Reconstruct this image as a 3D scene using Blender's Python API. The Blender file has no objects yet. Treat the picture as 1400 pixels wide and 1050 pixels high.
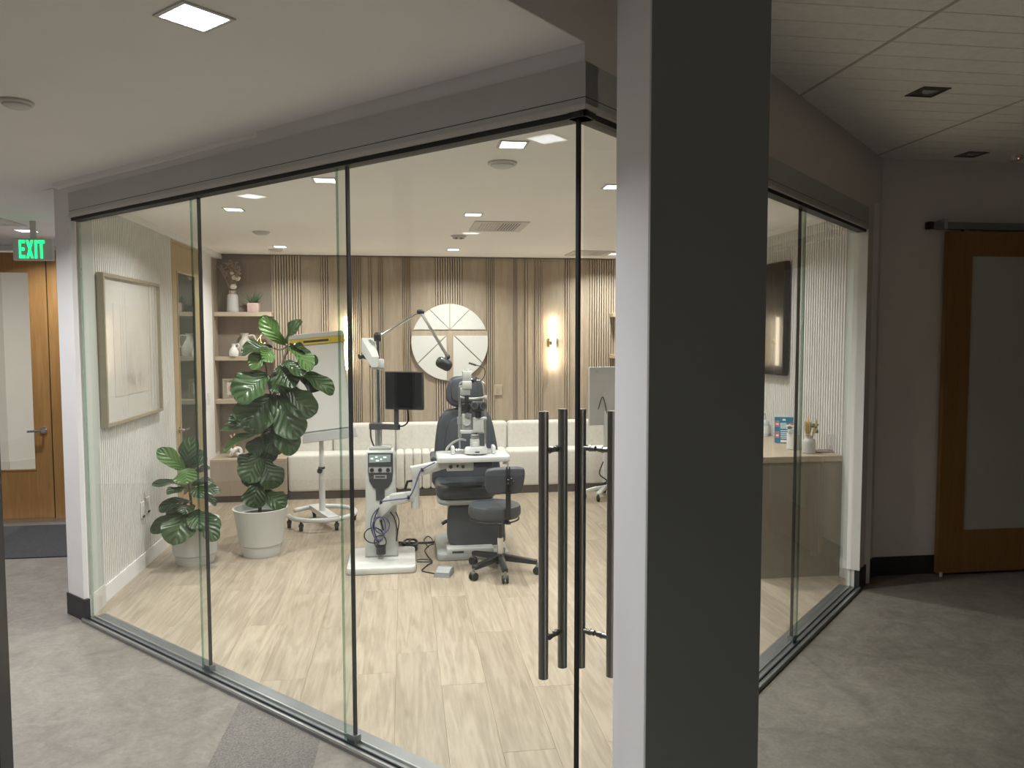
import bpy, bmesh, math, random
from mathutils import Vector, Matrix
random.seed(7)
SC = bpy.context.scene
COL = SC.collection

# ---------------------------------------------------------------- camera
CAMH = 1.73
FPX = 1066.0
YAW, PITCH, ROLL = math.radians(7.9), math.radians(3.553), math.radians(-0.0909)
fw = Vector((math.sin(YAW)*math.cos(PITCH), math.cos(YAW)*math.cos(PITCH), -math.sin(PITCH)))
r0 = Vector((math.cos(YAW), -math.sin(YAW), 0.0))
u0 = r0.cross(fw)
rt = r0*math.cos(ROLL) + u0*math.sin(ROLL)
up = u0*math.cos(ROLL) - r0*math.sin(ROLL)
CAM = Vector((0, 0, CAMH))
cd = bpy.data.cameras.new('camera')
cam = bpy.data.objects.new('camera', cd)
COL.objects.link(cam)
cd.sensor_fit = 'HORIZONTAL'
cd.sensor_width = 36.0
cd.lens = FPX/1400*36.0
cd.clip_start = 0.02
cam.matrix_world = Matrix(((rt.x, up.x, -fw.x, 0), (rt.y, up.y, -fw.y, 0), (rt.z, up.z, -fw.z, CAMH), (0, 0, 0, 1)))
SC.camera = cam

# ---------------------------------------------------------------- world, exposure
wd = bpy.data.worlds.new('world')
SC.world = wd
wd.use_nodes = True
wd.node_tree.nodes['Background'].inputs[0].default_value = (0.9, 0.95, 1.0, 1)
wd.node_tree.nodes['Background'].inputs[1].default_value = 0.02
SC.view_settings.view_transform = 'Standard'
SC.view_settings.look = 'None'
SC.view_settings.gamma = 1.0
SC.view_settings.use_curve_mapping = False
SC.view_settings.exposure = 1.0
ROOM_W = 10.8        # each downlight of the glass room, watts
HALL_W = 11.0        # each lit downlight of the hall
WARM = (1.0, 0.983, 0.95)
HALLC = (0.975, 0.985, 1.0)

# ---------------------------------------------------------------- pixel rays (a pixel is only a direction)
def ray(x, y):
    return fw + rt*((x-700)/FPX) + up*((525-y)/FPX)
def F(x, y, z=0.0):
    d = ray(x, y); return CAM + d*((z-CAMH)/d.z)
def W(x, y, Y):
    d = ray(x, y); return CAM + d*(Y/d.y)
def WX(x, y, X):
    d = ray(x, y); return CAM + d*(X/d.x)
def onL(x, y, off=0.0):
    d = ray(x, y); o = G + NL*off
    q = CAM + d*((o-CAM).dot(NL)/d.dot(NL)); return (q-G).dot(EL), q.z
def V(*a): return Vector(a)

# ---------------------------------------------------------------- materials
MATS = {}
def nt(name):
    m = bpy.data.materials.new(name); m.use_nodes = True
    t = m.node_tree; b = t.nodes['Principled BSDF']
    MATS[name] = m
    return m, t, b
def N(t, kind, **kw):
    n = t.nodes.new(kind)
    for k, v in kw.items():
        if k.startswith('i_'):
            n.inputs[k[2:].replace('_', ' ')].default_value = v
        else:
            setattr(n, k, v)
    return n
def c4(c): return (c[0], c[1], c[2], 1.0)
def mat(name, col, rough=0.5, metal=0.0, var=0.06, vscale=8.0, bump=0.0, bscale=60.0, stretch=None, spec=0.5, rnd=0.0, col2=None, coat=0.0, sheen=0.0):
    """plain painted or moulded surface: noise tone variation, optional fine bump, per-object random tone"""
    m, t, b = nt(name)
    L = t.links
    tc = N(t, 'ShaderNodeTexCoord'); mp = N(t, 'ShaderNodeMapping')
    L.new(tc.outputs['Object'], mp.inputs['Vector'])
    if stretch: mp.inputs['Scale'].default_value = stretch
    vec = mp.outputs['Vector']
    oi = None
    if rnd > 0:
        oi = N(t, 'ShaderNodeObjectInfo')
        sc = N(t, 'ShaderNodeMath', operation='MULTIPLY'); sc.inputs[1].default_value = 57.0
        L.new(oi.outputs['Random'], sc.inputs[0])
        ad = N(t, 'ShaderNodeVectorMath', operation='ADD')
        L.new(vec, ad.inputs[0]); L.new(sc.outputs[0], ad.inputs[1]); vec = ad.outputs[0]
    no = N(t, 'ShaderNodeTexNoise'); no.inputs['Scale'].default_value = vscale; no.inputs['Detail'].default_value = 5
    L.new(vec, no.inputs['Vector'])
    cr = N(t, 'ShaderNodeValToRGB')
    lo = [max(0, c*(1-var)) for c in col] if col2 is None else col2
    hi = [min(1, c*(1+var)) for c in col] if col2 is None else col
    cr.color_ramp.elements[0].position = 0.3; cr.color_ramp.elements[1].position = 0.7
    cr.color_ramp.elements[0].color = c4(lo); cr.color_ramp.elements[1].color = c4(hi)
    L.new(no.outputs['Fac'], cr.inputs['Fac'])
    out = cr.outputs['Color']
    if rnd > 0:
        mr = N(t, 'ShaderNodeMapRange'); mr.inputs['To Min'].default_value = 1-rnd; mr.inputs['To Max'].default_value = 1+rnd*0.6
        L.new(oi.outputs['Random'], mr.inputs['Value'])
        mu = N(t, 'ShaderNodeVectorMath', operation='SCALE')
        L.new(out, mu.inputs[0]); L.new(mr.outputs['Result'], mu.inputs['Scale']); out = mu.outputs[0]
    L.new(out, b.inputs['Base Color'])
    b.inputs['Roughness'].default_value = rough
    b.inputs['Metallic'].default_value = metal
    b.inputs['Specular IOR Level'].default_value = spec
    b.inputs['Coat Weight'].default_value = coat
    b.inputs['Sheen Weight'].default_value = sheen
    if bump > 0:
        n2 = N(t, 'ShaderNodeTexNoise'); n2.inputs['Scale'].default_value = bscale; n2.inputs['Detail'].default_value = 4
        L.new(vec, n2.inputs['Vector'])
        bp = N(t, 'ShaderNodeBump'); bp.inputs['Strength'].default_value = bump; bp.inputs['Distance'].default_value = 0.01
        L.new(n2.outputs['Fac'], bp.inputs['Height']); L.new(bp.outputs['Normal'], b.inputs['Normal'])
    return m
def wood(name, light, dark, axis=1, scale=1.0, rough=0.45, rnd=0.1, knots=False, bump=0.05):
    """grain running along local axis (0 x, 1 y, 2 z)"""
    m, t, b = nt(name); L = t.links
    tc = N(t, 'ShaderNodeTexCoord'); mp = N(t, 'ShaderNodeMapping')
    s = [9.0*scale]*3; s[axis] = 0.7*scale
    mp.inputs['Scale'].default_value = s
    L.new(tc.outputs['Object'], mp.inputs['Vector'])
    oi = N(t, 'ShaderNodeObjectInfo')
    sc = N(t, 'ShaderNodeMath', operation='MULTIPLY'); sc.inputs[1].default_value = 91.0
    L.new(oi.outputs['Random'], sc.inputs[0])
    ad = N(t, 'ShaderNodeVectorMath', operation='ADD')
    L.new(mp.outputs['Vector'], ad.inputs[0]); L.new(sc.outputs[0], ad.inputs[1])
    n1 = N(t, 'ShaderNodeTexNoise'); n1.inputs['Scale'].default_value = 1.1; n1.inputs['Detail'].default_value = 4; n1.inputs['Distortion'].default_value = 0.6
    L.new(ad.outputs[0], n1.inputs['Vector'])
    # rings from the low noise give cathedral grain
    mu = N(t, 'ShaderNodeMath', operation='MULTIPLY'); mu.inputs[1].default_value = 34.0 if knots else 22.0
    L.new(n1.outputs['Fac'], mu.inputs[0])
    sn = N(t, 'ShaderNodeMath', operation='SINE'); L.new(mu.outputs[0], sn.inputs[0])
    n2 = N(t, 'ShaderNodeTexNoise'); n2.inputs['Scale'].default_value = 7.0; n2.inputs['Detail'].default_value = 6; n2.inputs['Roughness'].default_value = 0.7
    L.new(ad.outputs[0], n2.inputs['Vector'])
    a1 = N(t, 'ShaderNodeMath', operation='MULTIPLY_ADD'); a1.inputs[1].default_value = 0.13; a1.inputs[2].default_value = 0.0
    L.new(sn.outputs[0], a1.inputs[0])
    a2 = N(t, 'ShaderNodeMath', operation='ADD'); L.new(a1.outputs[0], a2.inputs[0]); L.new(n2.outputs['Fac'], a2.inputs[1])
    a3 = N(t, 'ShaderNodeMath', operation='MULTIPLY_ADD'); a3.inputs[1].default_value = 0.45
    L.new(n1.outputs['Fac'], a3.inputs[0]); L.new(a2.outputs[0], a3.inputs[2])
    cr = N(t, 'ShaderNodeValToRGB')
    cr.color_ramp.elements[0].position = 0.42; cr.color_ramp.elements[1].position = 0.95
    cr.color_ramp.elements[0].color = c4(dark); cr.color_ramp.elements[1].color = c4(light)
    L.new(a3.outputs[0], cr.inputs['Fac'])
    mr = N(t, 'ShaderNodeMapRange'); mr.inputs['To Min'].default_value = 1-rnd; mr.inputs['To Max'].default_value = 1+rnd*0.5
    L.new(oi.outputs['Random'], mr.inputs['Value'])
    vs = N(t, 'ShaderNodeVectorMath', operation='SCALE')
    L.new(cr.outputs['Color'], vs.inputs[0]); L.new(mr.outputs['Result'], vs.inputs['Scale'])
    out = vs.outputs[0]
    if knots:
        mk = N(t, 'ShaderNodeMapping'); mk.inputs['Scale'].default_value = (5.0, 1.6, 5.0)
        L.new(tc.outputs['Object'], mk.inputs['Vector'])
        av = N(t, 'ShaderNodeVectorMath', operation='ADD'); L.new(mk.outputs[0], av.inputs[0]); L.new(sc.outputs[0], av.inputs[1])
        vo = N(t, 'ShaderNodeTexVoronoi'); vo.inputs['Scale'].default_value = 1.0; vo.inputs['Randomness'].default_value = 1.0
        L.new(av.outputs[0], vo.inputs['Vector'])
        kr = N(t, 'ShaderNodeValToRGB'); kr.color_ramp.elements[0].position = 0.02; kr.color_ramp.elements[1].position = 0.12
        kr.color_ramp.elements[0].color = (0.80, 0.78, 0.76, 1); kr.color_ramp.elements[1].color = (1, 1, 1, 1)
        L.new(vo.outputs['Distance'], kr.inputs['Fac'])
        mm = N(t, 'ShaderNodeVectorMath', operation='MULTIPLY'); L.new(out, mm.inputs[0]); L.new(kr.outputs['Color'], mm.inputs[1]); out = mm.outputs[0]
    L.new(out, b.inputs['Base Color'])
    b.inputs['Roughness'].default_value = rough
    if bump > 0:
        bp = N(t, 'ShaderNodeBump'); bp.inputs['Strength'].default_value = bump; bp.inputs['Distance'].default_value = 0.004
        L.new(a2.outputs[0], bp.inputs['Height']); L.new(bp.outputs['Normal'], b.inputs['Normal'])
    return m
def glass(name, tint=(0.955, 0.975, 0.96), extra=0.0, rough=0.0):
    """clear sheet glass: straight transmission with a Fresnel mirror on each face"""
    m, t, b = nt(name); L = t.links
    t.nodes.remove(b)
    out = t.nodes['Material Output']
    tr = N(t, 'ShaderNodeBsdfTransparent'); tr.inputs[0].default_value = c4(tint)
    gl = N(t, 'ShaderNodeBsdfGlossy'); gl.inputs['Roughness'].default_value = rough; gl.inputs['Color'].default_value = (1, 1, 1, 1)
    lw = N(t, 'ShaderNodeLayerWeight'); lw.inputs['Blend'].default_value = 0.5
    pw = N(t, 'ShaderNodeMath', operation='POWER'); pw.inputs[1].default_value = 5.0
    L.new(lw.outputs['Facing'], pw.inputs[0])
    ma = N(t, 'ShaderNodeMath', operation='MULTIPLY_ADD'); ma.inputs[1].default_value = 0.9; ma.inputs[2].default_value = 0.04+extra
    L.new(pw.outputs[0], ma.inputs[0])
    mx = N(t, 'ShaderNodeMixShader')
    L.new(ma.outputs[0], mx.inputs[0]); L.new(tr.outputs[0], mx.inputs[1]); L.new(gl.outputs[0], mx.inputs[2])
    L.new(mx.outputs[0], out.inputs['Surface'])
    return m
def emit(name, col, strength):
    m, t, b = nt(name)
    b.inputs['Base Color'].default_value = c4([c*0.9 for c in col])
    b.inputs['Emission Color'].default_value = c4(col)
    b.inputs['Emission Strength'].default_value = strength
    b.inputs['Roughness'].default_value = 0.4
    return m

def concrete(name, a, b_, rough=0.55, speck=0.0, cscale=1.0):
    m, t, b = nt(name); L = t.links
    tc = N(t, 'ShaderNodeTexCoord')
    n1 = N(t, 'ShaderNodeTexNoise'); n1.inputs['Scale'].default_value = 0.9*cscale; n1.inputs['Detail'].default_value = 8; n1.inputs['Roughness'].default_value = 0.62; n1.inputs['Distortion'].default_value = 0.5
    n2 = N(t, 'ShaderNodeTexNoise'); n2.inputs['Scale'].default_value = 45*cscale; n2.inputs['Detail'].default_value = 5; n2.inputs['Roughness'].default_value = 0.75
    for n in (n1, n2): L.new(tc.outputs['Object'], n.inputs['Vector'])
    cr = N(t, 'ShaderNodeValToRGB'); cr.color_ramp.elements[0].position = 0.36; cr.color_ramp.elements[1].position = 0.62
    cr.color_ramp.elements[0].color = c4(b_); cr.color_ramp.elements[1].color = c4(a)
    L.new(n1.outputs['Fac'], cr.inputs['Fac'])
    n3 = N(t, 'ShaderNodeTexNoise'); n3.inputs['Scale'].default_value = 7*cscale; n3.inputs['Detail'].default_value = 8; n3.inputs['Roughness'].default_value = 0.72; n3.inputs['Distortion'].default_value = 1.2
    L.new(tc.outputs['Object'], n3.inputs['Vector'])
    mixn = N(t, 'ShaderNodeMath', operation='MULTIPLY_ADD'); mixn.inputs[1].default_value = 0.55; L.new(n3.outputs['Fac'], mixn.inputs[0])
    hf_ = N(t, 'ShaderNodeMath', operation='MULTIPLY'); hf_.inputs[1].default_value = 0.45; L.new(n1.outputs['Fac'], hf_.inputs[0]); L.new(hf_.outputs[0], mixn.inputs[2])
    L.new(mixn.outputs[0], cr.inputs['Fac'])
    mr = N(t, 'ShaderNodeMapRange'); mr.inputs['From Min'].default_value = 0.3; mr.inputs['From Max'].default_value = 0.7; mr.inputs['To Min'].default_value = 0.80-speck; mr.inputs['To Max'].default_value = 1.1+speck
    L.new(n2.outputs['Fac'], mr.inputs['Value'])
    vs = N(t, 'ShaderNodeVectorMath', operation='SCALE'); L.new(cr.outputs['Color'], vs.inputs[0]); L.new(mr.outputs['Result'], vs.inputs['Scale'])
    L.new(vs.outputs[0], b.inputs['Base Color'])
    rr = N(t, 'ShaderNodeMapRange'); rr.inputs['To Min'].default_value = rough-0.12; rr.inputs['To Max'].default_value = rough+0.12
    L.new(n1.outputs['Fac'], rr.inputs['Value']); L.new(rr.outputs['Result'], b.inputs['Roughness'])
    bp = N(t, 'ShaderNodeBump'); bp.inputs['Strength'].default_value = 0.12+speck; bp.inputs['Distance'].default_value = 0.004
    L.new(n2.outputs['Fac'], bp.inputs['Height']); L.new(bp.outputs['Normal'], b.inputs['Normal'])
    return m

mat('wall_white', (0.80, 0.785, 0.78), 0.75, var=0.02, vscale=3, bump=0.04, bscale=180)
mat('ceil_white', (0.90, 0.885, 0.86), 0.8, var=0.015, vscale=2, bump=0.03, bscale=150)
mat('hall_ceil', (0.84, 0.81, 0.79), 0.8, var=0.02, vscale=2, bump=0.04, bscale=150)
mat('rib_white', (0.73, 0.715, 0.69), 0.6, var=0.03, vscale=4)
mat('wall_taupe', (0.80, 0.745, 0.715), 0.8, var=0.03, vscale=3, bump=0.05, bscale=180)
mat('pillar_charcoal', (0.30, 0.322, 0.315), 0.7, var=0.02, vscale=3, bump=0.05, bscale=200)
mat('pillar_white', (0.78, 0.775, 0.79), 0.7, var=0.02, vscale=3, bump=0.05, bscale=200)
mat('tile_white', (0.88, 0.86, 0.82), 0.9, var=0.04, vscale=30, bump=0.12, bscale=220, rnd=0.04)
mat('grid_white', (0.5, 0.47, 0.42), 0.6, var=0.03)
mat('header_grey', (0.53, 0.54, 0.52), 0.55, metal=0.0, var=0.03, vscale=2)
mat('alu', (0.62, 0.63, 0.63), 0.32, metal=1.0, var=0.05, vscale=3)
mat('alu_dark', (0.30, 0.31, 0.32), 0.4, metal=0.9, var=0.06, vscale=3)
mat('steel_brushed', (0.30, 0.29, 0.28), 0.3, metal=1.0, var=0.08, vscale=14, stretch=(40, 40, 1))
mat('chrome', (0.72, 0.72, 0.72), 0.14, metal=1.0, var=0.03)
mat('black_rubber', (0.012, 0.012, 0.013), 0.55, var=0.1)
mat('black_plastic', (0.018, 0.018, 0.02), 0.38, var=0.1)
mat('black_screen', (0.010, 0.011, 0.012), 0.22, var=0.05)
mat('tv_screen', (0.006, 0.006, 0.007), 0.16, var=0.05, coat=0.3)
mat('base_black', (0.03, 0.031, 0.033), 0.5, var=0.1)
mat('plinth_dark', (0.10, 0.085, 0.075), 0.55, var=0.08)
mat('white_enamel', (0.62, 0.62, 0.61), 0.32, var=0.02)
mat('white_marbled', (0.62, 0.61, 0.59), 0.35, var=0.09, vscale=5)
mat('instrument_white', (0.52, 0.53, 0.505), 0.35, var=0.03, vscale=12)
mat('instrument_grey', (0.36, 0.37, 0.36), 0.4, var=0.04, vscale=12)
mat('panel_charcoal', (0.05, 0.052, 0.055), 0.42, var=0.06)
mat('leather', (0.055, 0.06, 0.07), 0.42, var=0.12, vscale=6, bump=0.10, bscale=260, spec=0.45)
mat('leather_piping', (0.04, 0.044, 0.05), 0.4, var=0.1)
mat('cream_fabric', (0.71, 0.685, 0.635), 0.9, var=0.06, vscale=40, bump=0.2, bscale=320, sheen=0.2)
mat('emblem_white', (0.72, 0.72, 0.69), 0.6, var=0.015)
mat('seam_dark', (0.15, 0.122, 0.095), 0.7, var=0.05)
mat('pot_white', (0.58, 0.59, 0.57), 0.42, var=0.03, vscale=6)
mat('soil', (0.035, 0.026, 0.02), 0.95, var=0.4, vscale=60, bump=0.6, bscale=90)
mat('stem_brown', (0.11, 0.085, 0.055), 0.7, var=0.2, vscale=30, bump=0.2)
mat('ceramic_white', (0.72, 0.70, 0.66), 0.55, var=0.05, vscale=20, bump=0.1, bscale=120)
mat('ceramic_grey', (0.52, 0.51, 0.49), 0.6, var=0.05, vscale=20, bump=0.1, bscale=120)
mat('ceramic_tan', (0.42, 0.33, 0.25), 0.7, var=0.08, vscale=20)
mat('ceramic_stone', (0.56, 0.53, 0.46), 0.6, var=0.08, vscale=24, bump=0.15, bscale=120)
mat('pink_stone', (0.55, 0.40, 0.36), 0.65, var=0.12, vscale=16)
mat('dried_beige', (0.40, 0.32, 0.25), 0.9, var=0.2, vscale=30)
mat('dried_white', (0.70, 0.66, 0.58), 0.9, var=0.08, vscale=30)
mat('dried_yellow', (0.62, 0.47, 0.24), 0.9, var=0.2, vscale=60)
mat('gold', (0.83, 0.62, 0.28), 0.2, metal=1.0, var=0.05)
mat('brass', (0.60, 0.48, 0.24), 0.3, metal=1.0, var=0.06)
mat('copper', (0.62, 0.36, 0.22), 0.45, var=0.2, vscale=25)
mat('succulent_green', (0.06, 0.13, 0.065), 0.5, var=0.2, vscale=20)
mat('leaf_small', (0.11, 0.19, 0.10), 0.5, var=0.2, vscale=20)
mat('yellow_tray', (0.62, 0.46, 0.05), 0.45, var=0.06)
mat('paper_white', (0.72, 0.71, 0.68), 0.8, var=0.02)
mat('tray_grey', (0.52, 0.52, 0.52), 0.45, var=0.03)
mat('frame_champagne', (0.46, 0.41, 0.31), 0.4, metal=0.6, var=0.05, stretch=(1, 1, 8))
mat('cable_black', (0.015, 0.015, 0.018), 0.5, var=0.1)
mat('cable_blue', (0.09, 0.09, 0.22), 0.45, var=0.1)
mat('flyer_blue', (0.035, 0.19, 0.31), 0.45, var=0.03)
mat('flyer_pink', (0.55, 0.18, 0.2), 0.5, var=0.25, vscale=80)
mat('flyer_white', (0.8, 0.82, 0.82), 0.5, var=0.02)
mat('bottle_clear', (0.60, 0.64, 0.65), 0.15, var=0.04, spec=0.7)
mat('brown_tile', (0.25, 0.19, 0.15), 0.5, var=0.1)
mat('sensor_white', (0.62, 0.60, 0.57), 0.5, var=0.02)
mat('vent_dark', (0.05, 0.048, 0.045), 0.6, var=0.05)
mat('can_dark', (0.11, 0.11, 0.10), 0.35, metal=0.6, var=0.1)
mat('mat_carpet', (0.045, 0.046, 0.05), 0.95, var=0.45, vscale=120, bump=0.6, bscale=300)
mat('frosted', (0.52, 0.53, 0.47), 0.55, var=0.03, vscale=2)
mat('carpet_dark', (0.12, 0.115, 0.11), 0.95, var=0.15, vscale=30)
mat('vinyl_grey', (0.42, 0.40, 0.37), 0.6, var=0.08, vscale=6, stretch=(1, 8, 1))
mat('jamb_grey', (0.44, 0.47, 0.44), 0.45, var=0.02)
mat('exit_case', (0.62, 0.60, 0.55), 0.5, var=0.02)
mat('plate_white', (0.74, 0.73, 0.71), 0.45, var=0.01)
wood('floor_oak', (0.425, 0.354, 0.272), (0.285, 0.229, 0.17), axis=1, scale=1.0, rough=0.42, rnd=0.10, knots=True)
wood('panel_oak', (0.455, 0.375, 0.285), (0.36, 0.29, 0.215), axis=2, scale=1.6, rough=0.55, rnd=0.06)
wood('slat_oak', (0.49, 0.405, 0.31), (0.39, 0.315, 0.235), axis=2, scale=1.6, rough=0.55, rnd=0.10)
wood('shelf_oak', (0.52, 0.43, 0.33), (0.43, 0.35, 0.26), axis=0, scale=1.5, rough=0.5, rnd=0.05)
wood('alcove_taupe', (0.285, 0.235, 0.185), (0.24, 0.195, 0.155), axis=2, scale=1.5, rough=0.6, rnd=0.04)
wood('cabinet_taupe', (0.44, 0.365, 0.29), (0.38, 0.31, 0.245), axis=2, scale=1.5, rough=0.5, rnd=0.04)
wood('counter_shaded', (0.285, 0.25, 0.195), (0.245, 0.212, 0.163), axis=2, scale=1.5, rough=0.5, rnd=0.03)  # counter wood darkened to carry the shade on its end panel
mat('pedal_grey', (0.20, 0.20, 0.205), 0.45, var=0.05)
wood('door_amber', (0.33, 0.18, 0.062), (0.25, 0.128, 0.04), axis=2, scale=1.3, rough=0.4, rnd=0.06)
wood('door_oak', (0.47, 0.36, 0.20), (0.38, 0.28, 0.15), axis=2, scale=1.3, rough=0.45, rnd=0.05)
concrete('concrete', (0.24, 0.216, 0.185), (0.134, 0.12, 0.103), 0.5)
concrete('concrete_patch', (0.175, 0.160, 0.142), (0.115, 0.106, 0.096), 0.65, speck=0.4, cscale=2.6)
glass('glass_clear')
glass('glass_edge', tint=(0.70, 0.82, 0.76), extra=0.06)
glass('glass_picture', tint=(0.99, 0.99, 0.99), extra=0.02)
glass('glass_dark', tint=(0.55, 0.60, 0.57), extra=0.10)
emit('lens_warm', (1.0, 0.97, 0.92), 4.0)
emit('lens_hall', (0.96, 0.98, 1.0), 4.0)
emit('sconce_tube', (1.0, 0.84, 0.64), 13.0)
emit('exit_green', (0.01, 1.0, 0.22), 1.1)
emit('led_red', (1.0, 0.08, 0.05), 3.0)
mat('panel_lcd', (0.30, 0.36, 0.36), 0.2, var=0.1, vscale=40)
emit('lcd_mark', (0.75, 1.0, 0.95), 0.9)

def art_material():
    """abstract charcoal smudge on paper, in the picture's own y (across) and z (up)"""
    m, t, b = nt('art_print'); L = t.links
    tc = N(t, 'ShaderNodeTexCoord'); sp = N(t, 'ShaderNodeSeparateXYZ')
    L.new(tc.outputs['Generated'], sp.inputs[0])
    mp = N(t, 'ShaderNodeMapping'); mp.inputs['Scale'].default_value = (1, 7, 1.6); L.new(tc.outputs['Generated'], mp.inputs['Vector'])
    no = N(t, 'ShaderNodeTexNoise'); no.inputs['Scale'].default_value = 2.2; no.inputs['Detail'].default_value = 9; no.inputs['Roughness'].default_value = 0.72; no.inputs['Distortion'].default_value = 0.7
    L.new(mp.outputs[0], no.inputs['Vector'])
    def bell(sock, c, w):
        a = N(t, 'ShaderNodeMath', operation='SUBTRACT'); a.inputs[1].default_value = c; L.new(sock, a.inputs[0])
        q = N(t, 'ShaderNodeMath', operation='DIVIDE'); q.inputs[1].default_value = w; L.new(a.outputs[0], q.inputs[0])
        p = N(t, 'ShaderNodeMath', operation='MULTIPLY'); L.new(q.outputs[0], p.inputs[0]); L.new(q.outputs[0], p.inputs[1])
        n = N(t, 'ShaderNodeMath', operation='MULTIPLY'); n.inputs[1].default_value = -1.0; L.new(p.outputs[0], n.inputs[0])
        e = N(t, 'ShaderNodeMath', operation='EXPONENT'); L.new(n.outputs[0], e.inputs[0]); return e.outputs[0]
    by = bell(sp.outputs['Y'], 0.52, 0.22); bz = bell(sp.outputs['Z'], 0.17, 0.09); bz2 = bell(sp.outputs['Z'], 0.42, 0.32)
    k = N(t, 'ShaderNodeMath', operation='MULTIPLY_ADD'); k.inputs[1].default_value = 0.30; L.new(bz2, k.inputs[0]); L.new(bz, k.inputs[2])
    a = N(t, 'ShaderNodeMath', operation='MULTIPLY'); L.new(by, a.inputs[0]); L.new(k.outputs[0], a.inputs[1])
    n2 = N(t, 'ShaderNodeMapRange'); n2.inputs['From Min'].default_value = 0.40; n2.inputs['From Max'].default_value = 0.62; L.new(no.outputs['Fac'], n2.inputs['Value'])
    g = N(t, 'ShaderNodeMath', operation='MULTIPLY'); L.new(a.outputs[0], g.inputs[0]); L.new(n2.outputs[0], g.inputs[1])
    mx = N(t, 'ShaderNodeMix', data_type='RGBA'); mx.inputs['A'].default_value = (0.70, 0.67, 0.63, 1); mx.inputs['B'].default_value = (0.20, 0.16, 0.13, 1)
    L.new(g.outputs[0], mx.inputs['Factor']); L.new(mx.outputs['Result'], b.inputs['Base Color'])
    b.inputs['Roughness'].default_value = 0.8
art_material()

def leaf_material(name, top, under, rough):
    m, t, b = nt(name); L = t.links
    uv = N(t, 'ShaderNodeUVMap'); sp = N(t, 'ShaderNodeSeparateXYZ'); L.new(uv.outputs[0], sp.inputs[0])
    ab = N(t, 'ShaderNodeMath', operation='ABSOLUTE'); L.new(sp.outputs['X'], ab.inputs[0])
    q = N(t, 'ShaderNodeMath', operation='MULTIPLY_ADD'); q.inputs[1].default_value = -0.35; L.new(ab.outputs[0], q.inputs[0]); L.new(sp.outputs['Y'], q.inputs[2])
    s = N(t, 'ShaderNodeMath', operation='MULTIPLY'); s.inputs[1].default_value = 36.0; L.new(q.outputs[0], s.inputs[0])
    si = N(t, 'ShaderNodeMath', operation='SINE'); L.new(s.outputs[0], si.inputs[0])
    pw = N(t, 'ShaderNodeMapRange'); pw.inputs['From Min'].default_value = 0.86; pw.inputs['From Max'].default_value = 1.0; L.new(si.outputs[0], pw.inputs['Value'])
    mid = N(t, 'ShaderNodeMapRange'); mid.inputs['From Min'].default_value = 0.05; mid.inputs['From Max'].default_value = 0.02; L.new(ab.outputs[0], mid.inputs['Value'])
    mxv = N(t, 'ShaderNodeMath', operation='MAXIMUM'); L.new(pw.outputs[0], mxv.inputs[0]); L.new(mid.outputs[0], mxv.inputs[1])
    v = N(t, 'ShaderNodeMath', operation='MULTIPLY'); v.inputs[1].default_value = 0.30; L.new(mxv.outputs[0], v.inputs[0])
    oi = N(t, 'ShaderNodeObjectInfo')
    cr = N(t, 'ShaderNodeMix', data_type='RGBA'); cr.inputs['A'].default_value = c4([c*0.7 for c in top]); cr.inputs['B'].default_value = c4([c*1.25 for c in top])
    L.new(oi.outputs['Random'], cr.inputs['Factor'])
    mx = N(t, 'ShaderNodeMix', data_type='RGBA'); L.new(v.outputs[0], mx.inputs['Factor']); L.new(cr.outputs['Result'], mx.inputs['A']); mx.inputs['B'].default_value = c4([c*2.1 for c in under])
    L.new(mx.outputs['Result'], b.inputs['Base Color'])
    b.inputs['Roughness'].default_value = rough
    bp = N(t, 'ShaderNodeBump'); bp.inputs['Strength'].default_value = 0.55; bp.inputs['Distance'].default_value = 0.005
    L.new(si.outputs[0], bp.inputs['Height']); L.new(bp.outputs['Normal'], b.inputs['Normal'])
    b.inputs['Subsurface Weight'].default_value = 0.0
leaf_material('leaf_fig', (0.032, 0.064, 0.021), (0.05, 0.085, 0.04), 0.33)
leaf_material('leaf_fresh', (0.075, 0.15, 0.035), (0.08, 0.14, 0.05), 0.36)

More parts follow.
